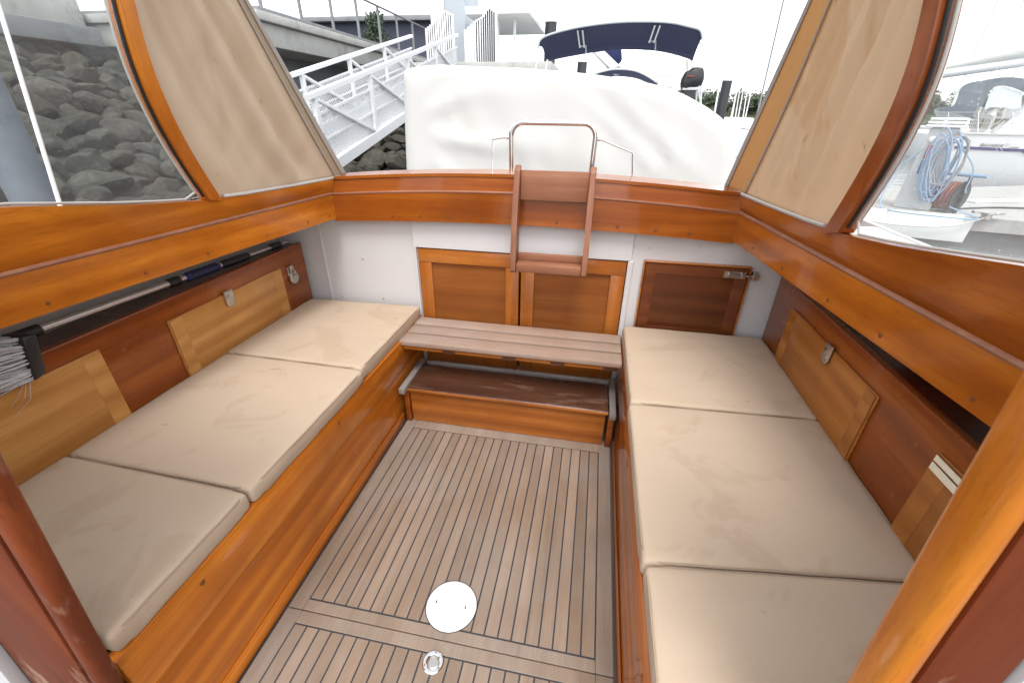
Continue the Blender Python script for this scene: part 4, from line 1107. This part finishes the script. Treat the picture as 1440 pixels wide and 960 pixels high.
# --- mooring piles
def pile(pxy, y, r_, label, mat='pile', cap=True, lean=0):
    t_ = at(pxy, y=y); root = thing('mooring_pile', (t_.x, y, WZ-1), label, 'pile', 'mooring piles in the harbour')
    bm = B(); tube(bm, [(t_.x+lean, y, WZ-1), (t_.x, y, t_.z)], r_, 20); obj('shaft', bm, M[mat], root)
    if cap: bm = B(); lathe(bm, (t_.x, y, t_.z+.001), [(r_*1.08, 0), (r_*1.08, r_*.5), (r_*.9, r_*1.0), (0, r_*1.25)], seg=20); obj('cap', bm, M['gel'], root)
pile((775, 32), 14., .155, 'black mooring pile with a white cap left of the navy bimini')
pile((819, 88), 16., .15, 'short black mooring pile under the navy bimini')
pile((1023, 114), 16., .14, 'black mooring pile right of the outboard motor before the far trees')
pile((-62, 60), 3.3, .17, 'thick grey pile close outside the left window', 'greyp', False)

# thin white pole outside the left window
a, b = at((0, 15), x=-1.62), at((88, 300), x=-1.50)
bm = B(); d = (b-a); tube(bm, [a-d*.6, b+d*.45], .0055, 10)
obj('white_pole', bm, M['gel'], None, 'thin white pole leaning outside the left window before the rocks', 'pole')

# --- far boats as masts over low hulls, and the far wooded shore
rn = random.Random(21)
mast_px = [((1027, 0), (1007, 152), 26), ((1098, 5), (1075, 122), 30), ((1040, 128), (1036, 158), 60), ((1046, 122), (1040, 158), 55), ((1052, 118), (1047, 158), 62), ((1056, 130), (1050, 158), 48), ((1036, 125), (1030, 156), 70), ((1043, 90), (1033, 150), 45), ((956, 5), (953, 70), 40), ((965, 25), (966, 100), 52)]
labs = ['tall slim mast rising just right of the outboard motor', 'thin dark mast rising beside the right canvas curtain', 'short white mast among the far moored yachts', 'slim white mast amid the cluster of far yachts', 'white mast in front of the far wooded shore',
        'white mast nearest the right curtain edge', 'short mast close to the black pile', 'fine mast above the far tree line', 'faint mast above the navy bimini', 'faint thin mast right above the bimini corner']
for (p0, p1, y), lb in zip(mast_px, labs):
    a, b = at(p0, y=y), at(p1, y=y)
    root = thing('moored_yacht', (b.x, y, WZ), 'distant moored yacht with a ' + lb, 'yacht', 'far moored yachts')
    k = y/26
    bm = B(); ht = a.z if p0[1] > 8 else a.z+5
    tube(bm, [(b.x, y, .6), (a.x, y, ht)], [.035*k**.5+.01, .025*k**.5+.01], 6); obj('mast', bm, M['walu'] if 'dark' not in lb else M['dconc'], root)
    bm = B(); L_ = 4.2
    lo_ = [(b.x-1.1, y-L_*.6, WZ-.2), (b.x+1.1, y-L_*.6, WZ-.2), (b.x+1.3, y, WZ-.2), (b.x, y+L_, WZ-.2), (b.x-1.3, y, WZ-.2)]
    hi_ = [(b.x-1.3, y-L_*.65, .55), (b.x+1.3, y-L_*.65, .55), (b.x+1.5, y, .55), (b.x, y+L_*1.15, .8), (b.x-1.5, y, .55)]
    va = [bm.verts.new(p) for p in lo_]; vb = [bm.verts.new(p) for p in hi_]
    bm.faces.new(va[::-1]); bm.faces.new(vb)
    for i in range(5): bm.faces.new([va[i], va[(i+1) % 5], vb[(i+1) % 5], vb[i]])
    obj('hull', bm, M['gel'], root)
    bm = B(); box(bm, (b.x-.8, y-1.6, .5505), (b.x+.8, y+1.8, .95), .15); obj('cabin', bm, M['gel'], root)
# far shore
bm = B(); g = []
for i in range(41):
    x = -120+420*i/40; zt_ = 5.5+2.5*noise.noise(V((x*.02, 0, 0)))
    row = [bm.verts.new((x, 175, WZ-.2)), bm.verts.new((x, 190, zt_*.6)), bm.verts.new((x, 215, zt_)), bm.verts.new((x, 260, WZ-.2))]; g.append(row)
for a, b in zip(g, g[1:]):
    for k in range(3): bm.faces.new([a[k], b[k], b[k+1], a[k+1]])
obj('far_hill', bm, plain('far_shore_ground', (.06, .075, .035), rough=.9), kind='structure')
bm = B(); rn = random.Random(8)
for i in range(150):
    x = rn.uniform(25, 130); y = rn.uniform(178, 200); h_ = rn.uniform(2.0, 5.0); zb_ = 1.5+rn.random()*2
    leafball(bm, V((x, y, zb_+h_*.75)), h_*.62, 110, .75, rn, 1.0)
obj('far_woods', bm, M['leaf'], kind='stuff', sharp=180, recalc=False)['label'] = 'far wooded shore behind the moored yachts'

# --- pontoon on the right, with its power pedestal, hoses and reel
DZ = .2
n0, n1 = at((1195, 292), z=DZ), at((1372, 306), z=DZ)
f0, f1 = at((1236, 266), z=DZ), at((1440, 261), z=DZ)
dn = (n1-n0); nA, nB = n0-dn*.6, n0+dn*4.
fA, fB = f0-(f1-f0)*.3, f0+(f1-f0)*2.2
po = thing('pontoon', (n0+f0)/2+V((0, 0, -.5)), 'pale concrete pontoon seen through the hazed right window', 'pontoon')
def slab(bm, pts, z0, z1):
    prism(bm, [(p.x, p.y, z0) for p in pts], (0, 0, z1-z0))
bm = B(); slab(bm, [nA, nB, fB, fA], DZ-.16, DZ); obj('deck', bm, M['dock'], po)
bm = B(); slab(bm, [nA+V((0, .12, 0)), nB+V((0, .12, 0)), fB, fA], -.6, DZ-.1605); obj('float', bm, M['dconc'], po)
nn = V((dn.y, -dn.x, 0)).normalized()
if nn.y > 0: nn = -nn
bm = B(); P0, P1 = n0-dn*.05, n0+dn*1.0
prism(bm, [P0+nn*.004+V((0, 0, .02)), P1+nn*.004+V((0, 0, .02)), P1+nn*.004+V((-.02, 0, -.31)), P0+nn*.004+V((0, 0, -.30))], nn*.03, .006); obj('fender_board', bm, M['fend'], po)
bm = B(); P0, P1 = n0+dn*1.62, n0+dn*2.6
prism(bm, [P0+nn*.004+V((0, 0, .02)), P1+nn*.004+V((0, 0, .02)), P1+nn*.004+V((0, 0, -.30)), P0+nn*.004+V((0, 0, -.30))], nn*.03, .006); obj('fender_board', bm, M['fend'], po)
bm = B(); beam(bm, at((1366, 283), z=DZ+.02), at((1460, 281), z=DZ+.02), .12, .03); obj('edge_strip', bm, M['fend'], po)
bm = B(); q0 = at((1385, 308), z=DZ); lathe(bm, q0+V((0, 0, .0)), [(.05, 0), (.05, .05), (.09, .06), (.09, .08), (0, .085)], seg=14); beam(bm, q0+V((-.15, .02, .075)), q0+V((.15, -.02, .075)), .05, .03); obj('cleat', bm, M['dull'], po)
# mooring line along its edge
bm = B(); lp_ = [at(p, y=6.2-.4*i) for i, p in enumerate(((1190, 315), (1245, 318), (1300, 318), (1350, 314), (1385, 307)))]
lp_ = smoothpath([V((n0+dn*t+nn*.09+V((0, 0, dz)))) for t, dz in ((-.3, -.05), (.1, -.12), (.5, -.15), (.85, -.10), (1.12, .09))], 6)
tube(bm, lp_, .011, 8); obj('mooring_line', bm, M['rope'], None, 'slack white mooring line along the white pontoon edge', 'rope')
bm = B(); lp_ = smoothpath([at(p, z=DZ+.012) for p in ((1316, 296), (1360, 293), (1400, 292), (1445, 293))], 6); tube(bm, lp_, .012, 8); obj('shore_cable', bm, M['blackp'], None, 'thin dark cable lying across the concrete pontoon', 'cable')

pb = at((1281, 292), z=DZ); d_p = pb.length
hpd = .98
pd = thing('power_pedestal', pb, 'grey dockside power pedestal draped with coiled blue hoses', 'pedestal')
fx_ = V((pb.x, pb.y, 0)).normalized(); rt = V((fx_.y, -fx_.x, 0))
def obx(bm, c, w, d, z0, z1, tw=1., bev=.01):
    q0 = [c+rt*a*w/2+fx_*b*d/2 for a, b in ((-1, -1), (1, -1), (1, 1), (-1, 1))]; q1 = [c+rt*a*w*tw/2+fx_*b*d*tw/2 for a, b in ((-1, -1), (1, -1), (1, 1), (-1, 1))]
    return hexa(bm, [V((p.x, p.y, z0)) for p in q0]+[V((p.x, p.y, z1)) for p in q1], bev)
pc = V((pb.x, pb.y, 0))
bm = B(); obx(bm, pc, .40, .26, DZ, DZ+hpd, .72, .02); obj('body', bm, M['post_g'], pd)
bm = B()
for k in range(3): obx(bm, pc, .40-.02*k, .30-.02*k, DZ+hpd+.003+.04*k, DZ+hpd+.032+.04*k, 1., .008)
obj('light_cap', bm, M['gel'], pd)
bm = B(); obx(bm, pc-rt*.06-fx_*.128, .07, .01, DZ+.62, DZ+.78, 1, .003); obj('red_label', bm, plain('red_label_print', (.45, .03, .04), rough=.4), pd)
bm = B(); obx(bm, pc-rt*.06-fx_*.129, .07, .01, DZ+.44, DZ+.60, 1, .003); obj('blue_label', bm, plain('blue_label_print', (.03, .06, .30), rough=.4), pd)
bm = B(); lathe(bm, pc+V((0, 0, DZ+.85))-fx_*.115+rt*-.08, [(.035, 0), (.035, .02), (.02, .025), (0, .025)], axis=-fx_, seg=18); obj('socket', bm, M['gel'], pd)
hz = pc+rt*.09-fx_*.17+V((0, 0, DZ))
bm = B(); rn = random.Random(31)
def loop(c, w_, h_, tilt, nn_=28, jit=.02):
    out = []
    for k in range(nn_):
        a = 2*math.pi*k/nn_
        out.append(c+rt*(w_*math.cos(a)+tilt*h_*math.sin(a))-fx_*(.02*math.sin(a*2))+V((0, 0, h_*math.sin(a)-(0.04*(1-math.sin(a)))))+V((rn.gauss(0, jit*.15), rn.gauss(0, jit*.15), rn.gauss(0, jit*.15))))
    return out
for k in range(7):
    c = hz+rt*rn.uniform(-.05, .07)-fx_*(.02*k)+V((0, 0, .60+rn.uniform(-.06, .04))); tube(bm, loop(c, rn.uniform(.08, .145), rn.uniform(.27, .40), rn.uniform(-.2, .2)), .0085, 7, closed=True)
tail = smoothpath([hz+V((0, 0, .35))+rt*.05, hz+V((0, 0, .12))+rt*.2, hz+V((0, 0, .015))+rt*.55-fx_*.25, hz+V((0, 0, .015))+rt*.30-fx_*.42, hz+V((0, 0, .015))-rt*.25-fx_*.40, hz+V((0, 0, .06))-rt*.42-fx_*.15, hz+V((0, 0, .45))-rt*.40, hz+V((0, 0, .75))-rt*.2], 8)
tube(bm, tail, .0085, 7)
tail2 = smoothpath([hz+V((0, 0, .80))+rt*.10, hz+V((0, 0, .55))+rt*.32, hz+V((0, 0, .32))+rt*.34, hz+V((0, 0, .26))+rt*.36], 6); tube(bm, tail2, .0085, 7)
obj('blue_hose', bm, M['hose_b'], None, 'pale blue water hose hanging in loose coils on the pedestal', 'hose')
bm = B()
for k in range(4): tube(bm, loop(hz+rt*rn.uniform(.02, .12)-fx_*(.015*k+.01)+V((0, 0, .66)), rn.uniform(.09, .14), rn.uniform(.20, .28), rn.uniform(-.1, .1)), .010, 7, closed=True)
obj('grey_hose', bm, M['hose_g'], None, 'grey hose coiled behind the blue hose on the pedestal', 'hose')
# hose reel
rb = at((1322, 297), z=DZ); rc = V((rb.x, rb.y, DZ+.20)); ax = (rt*.9-fx_*.44).normalized()
hr = thing('hose_reel', rb, 'small hose reel wound with red-brown hose at the foot of the pedestal', 'hose reel')
bm = B()
for k in range(5):
    lst = []
    for j in range(26):
        a = 2*math.pi*j/26; u_ = V((0, 0, 1)); v2 = ax.cross(u_); lst.append(rc+ax*(-.08+.045*k)+(u_*math.sin(a)+v2*math.cos(a))*.155)
    tube(bm, lst, .022, 8, closed=True)
obj('wound_hose', bm, M['hose_r'], hr)
bm = B()
for o_ in (-.125, .125): lathe(bm, rc+ax*o_, [(.0, -.008), (.19, -.008), (.19, .008), (0, .008)], axis=ax, seg=28)
obj('flange', bm, M['blackp'], hr)
bm = B(); tube(bm, [rc-ax*.17, rc+ax*.17], .03, 10); beam(bm, rc+ax*.15+V((0, 0, -.2)), rc+ax*.15+V((0, 0, .26)), .03, .03, up=(1, 0, 0)); beam(bm, rc-ax*.15+V((0, 0, -.2)), rc-ax*.15+V((0, 0, .26)), .03, .03, up=(1, 0, 0)); obj('stand', bm, M['blackp'], hr)
bm = B(); tube(bm, [rc-ax*.15+V((0, 0, .26)), rc+ax*.15+V((0, 0, .26)), rc+ax*.30+V((0, 0, .265))], .022, 8); obj('handle', bm, M['hose_b'], hr)

# --- white yacht alongside the pontoon
w0, w1 = at((1346, 250), z=.1), at((1440, 257), z=.1)
hn = V(((w1-w0).y, -(w1-w0).x, 0)).normalized()
if hn.y > 0: hn = -hn
hd = V((-hn.y, hn.x, 0));
if hd.x < 0: hd = -hd
PLH = (w0, hn)
ky = thing('white_yacht', w0+V((0, 0, -.6)), 'white sailing yacht with a grey sprayhood and dark hull stripe beyond the pontoon', 'yacht')
s0 = at((1318, 188), pl=PLH); s1 = at((1440, 192), pl=PLH)
zs = (s0.z+s1.z)/2; t0 = (s0-w0).dot(hd)
def H(t, z, o=0): p = w0+hd*t-hn*o; return V((p.x, p.y, z))
bm = B(); hs_ = []
Ln = 11.
for i in range(25):
    t = t0+Ln*i/24; u = i/24
    bow = max(0, (u-.45)/.55)**2*1.9; flare = .12
    row = [H(t+.25*(1-u), -.55, .45+bow), H(t+.1, -.1, .10+bow), H(t+.03, .35, .02+bow), H(t, zs+.0+.25*u, bow*.96)]
    hs_.append([bm.verts.new(p) for p in row]+[bm.verts.new(H(t, zs+.25*u, 3.2-bow)), bm.verts.new(H(t+.2, -.55, 2.8-bow))])
for a, b in zip(hs_, hs_[1:]):
    for k in range(6): bm.faces.new([a[k], b[k], b[(k+1) % 6], a[(k+1) % 6]])
bm.faces.new(hs_[0]); bm.faces.new(hs_[-1][::-1])
obj('hull', bm, M['gel'], ky)
# toe rail, dark stripe and lettering stand just proud of the side
def face_pt(p, o=-.006): q_ = at(p, pl=PLH); return q_+hn*(-o)
bm = B(); beam(bm, H(t0+.05, zs+.012, -.004), H(t0+4.5, zs+.07, -.004), .03, .03); obj('toe_rail', bm, M['alu'], ky)
bm = B(); prism(bm, [face_pt(p) for p in ((1340, 205), (1400, 208), (1402, 212), (1337, 209))], hn*.004)
prism(bm, [face_pt(p) for p in ((1401.5, 208), (1406, 208.3), (1409, 212.6), (1404, 212.2))], hn*.004)
prism(bm, [face_pt(p) for p in ((1408, 208.5), (1448, 210), (1456, 218), (1440, 216), (1436, 213.5), (1411, 212.8))], hn*.004)
obj('hull_stripe', bm, M['navyp'], ky)
def text(body, size, p, shear, name='lettering', ext=.002):
    cu = bpy.data.curves.new('text', 'FONT'); cu.body = body; cu.size = size; cu.shear = shear; cu.extrude = ext
    to = bpy.data.objects.new('text', cu); COL.objects.link(to); dg = bpy.context.evaluated_depsgraph_get(); me = bpy.data.meshes.new_from_object(to.evaluated_get(dg)); bpy.data.objects.remove(to)
    q_ = face_pt(p, -.005); up = V((0, 0, 1)); mt = Matrix((hd, up, hn)).transposed()
    bm = B(); bm.from_mesh(me)
    wd = max(v.co.x for v in bm.verts)
    for v in bm.verts: v.co = q_+mt@v.co
    return bm, wd
lw = (at((1409, 206), pl=PLH)-at((1377, 205), pl=PLH)).length
bm, wd = text('BAVARIA', 1., (1377, 206), .35); bm.free()
sz = lw/wd; bm, wd = text('BAVARIA', sz, (1377, 206), .35); obj('lettering', bm, M['dkblue'], ky, sharp=30)
bm, wd = text('37', sz*.8, (1411.5, 205), .35); obj('lettering', bm, M['post_g'], ky, sharp=30)
bm, wd = text('cruiser', sz*.62, (1418, 208.2), .35); obj('lettering', bm, M['dkblue'], ky, sharp=30)
# coachroof, cockpit coaming with vents, sprayhood
bm = B(); hexa(bm, [H(t0+.9, zs+.01, .55), H(t0+8, zs+.15, .55), H(t0+8, zs+.15, 2.6), H(t0+.9, zs+.01, 2.6), H(t0+1.1, zs+.34, .75), H(t0+7.2, zs+.36, .75), H(t0+7.2, zs+.36, 2.4), H(t0+1.1, zs+.34, 2.4)], .06, 3); obj('coachroof', bm, M['gel'], ky)
bm = B(); hexa(bm, [H(t0+2.4, zs+.14, .585), H(t0+4.6, zs+.16, .585), H(t0+4.6, zs+.16, .60), H(t0+2.4, zs+.14, .60), H(t0+2.6, zs+.27, .655), H(t0+4.4, zs+.28, .655), H(t0+4.4, zs+.28, .67), H(t0+2.6, zs+.27, .67)], .004, 1); obj('cabin_window', bm, M['grcan'], ky)
bm = B()
for k in range(4): beam(bm, H(t0-.12, zs+.05+.075*k, .3+.02*k), H(t0+.55, zs+.06+.075*k, .3+.02*k), .30, .028)
obj('stern_step', bm, M['gel'], ky)
PLS = (w0-hn*1.0, hn)
def SP(p, o=0): return at(p, pl=PLS)-hn*o
out1 = smoothpath([SP(p) for p in ((1314, 154), (1338, 151), (1346, 138), (1350, 126), (1362, 118), (1385, 114), (1410, 110), (1440, 112), (1475, 124))], 4)
b1 = smoothpath([SP(p) for p in ((1320, 156), (1345, 160), (1362, 166), (1372, 170), (1378, 160), (1392, 128), (1412, 121), (1440, 130), (1475, 150))], 4)
bm = B(); strip(bm, out1, b1, -hn*.02)
strip(bm, out1, [p-hn*1.7+V((0, 0, .04)) for p in out1], V((0, 0, .015))); obj('sprayhood', bm, M['grcan'], ky)
bm = B(); prism(bm, [SP(p, .03) for p in ((1393, 129), (1412, 122), (1438, 130), (1436, 153), (1384, 154))], -hn*.006); obj('hood_window', bm, M['vinyl'], ky)
bm = B(); hexa(bm, [SP(p, .4) for p in ((1316, 165), (1440, 168))]+[SP(p, 1.6) for p in ((1440, 168), (1316, 165))]+[SP(p, .4) for p in ((1312, 154), (1440, 152))]+[SP(p, 1.6) for p in ((1440, 152), (1312, 154))], .02); obj('cockpit_coaming', bm, M['gel'], ky)
bm = B()
for p0, p1 in (((1330, 190), (1334, 158)), ((1375, 190), (1376, 158)), ((1425, 191), (1424, 158))): tube(bm, [face_pt(p0, .05), face_pt(p1, .05)], .012, 6)
tube(bm, [face_pt((1312, 158), .05), face_pt((1470, 158), .05)], .006, 6); tube(bm, [face_pt((1322, 173), .05), face_pt((1470, 174), .05)], .006, 6)
for p0, p1 in (((1385, 185), (1460, 135)), ((1395, 188), (1470, 150)), ((1415, 188), (1442, 150))): tube(bm, [face_pt(p0, .2), face_pt(p1, .2)], .008, 6)
obj('guard_rail', bm, M['alu'], ky)
for pp, r_ in (((1390, 172), .11), ((1368, 176), .06), ((1403, 176), .06)):
    c = at(pp, pl=PLH)-hn*.4; bm = B(); lathe(bm, V((c.x, c.y, zs+.35)), [(r_*.9, 0), (r_, .02), (r_*.8, .10), (r_*.9, .16), (r_*.5, .18), (0, .18)], seg=18); obj('winch', bm, M['dull'], ky)
bm = B()
for k in range(5):
    c = H((at((1372, 180), pl=PLH)-w0).dot(hd)+.03*k, zs+.22, .12); pts = [c+hd*(.10*math.cos(a*.26))+V((0, 0, .16*math.sin(a*.26))) for a in range(24)]; tube(bm, pts, .010, 6, closed=True)
obj('coiled_line', bm, M['hose_g'], None, 'coiled grey line hung on the white yacht rail by its winch', 'rope')
# boom with stacked sail across it, mast
bm = B(); a, b = SP((1325, 100), 1.0), SP((1470, 78), 1.0); tube(bm, [a, b], .10, 12); obj('boom', bm, M['gel'], ky)
bm = B(); tube(bm, [a+V((0, 0, .12)), (a+b)/2+V((0, 0, .18)), b+V((0, 0, .22))], [.06, .12, .16], 12); obj('stacked_sail', bm, M['tarp'], ky)
bm = B(); p = SP((1475, 90), 1.0); tube(bm, [V((p.x, p.y, zs)), V((p.x, p.y, 9))], .09, 10); obj('mast', bm, M['walu'], ky)
for pxx, y_, lb in ((1352, 26., 'thin pale mast seen through the upper hazed window'), (1385, 34., 'faint mast beyond the white yacht boom'), (1420, 30., 'faint mast at the upper right corner of the window')):
    p = at((pxx, 120), y=y_); root = thing('moored_yacht', (p.x, y_, WZ), 'distant moored yacht with a ' + lb, 'yacht', 'far moored yachts')
    bm = B(); tube(bm, [(p.x, y_, .5), (p.x, y_, 12)], [.06, .04], 6); obj('mast', bm, M['walu'], root)
    bm = B(); hexa(bm, [(p.x-1.1, y_-3, WZ-.2), (p.x+1.1, y_-3, WZ-.2), (p.x+.3, y_+4, WZ-.2), (p.x-.3, y_+4, WZ-.2), (p.x-1.4, y_-3.2, .6), (p.x+1.4, y_-3.2, .6), (p.x+.3, y_+4.6, .75), (p.x-.3, y_+4.6, .75)], .08); obj('hull', bm, M['gel'], root)
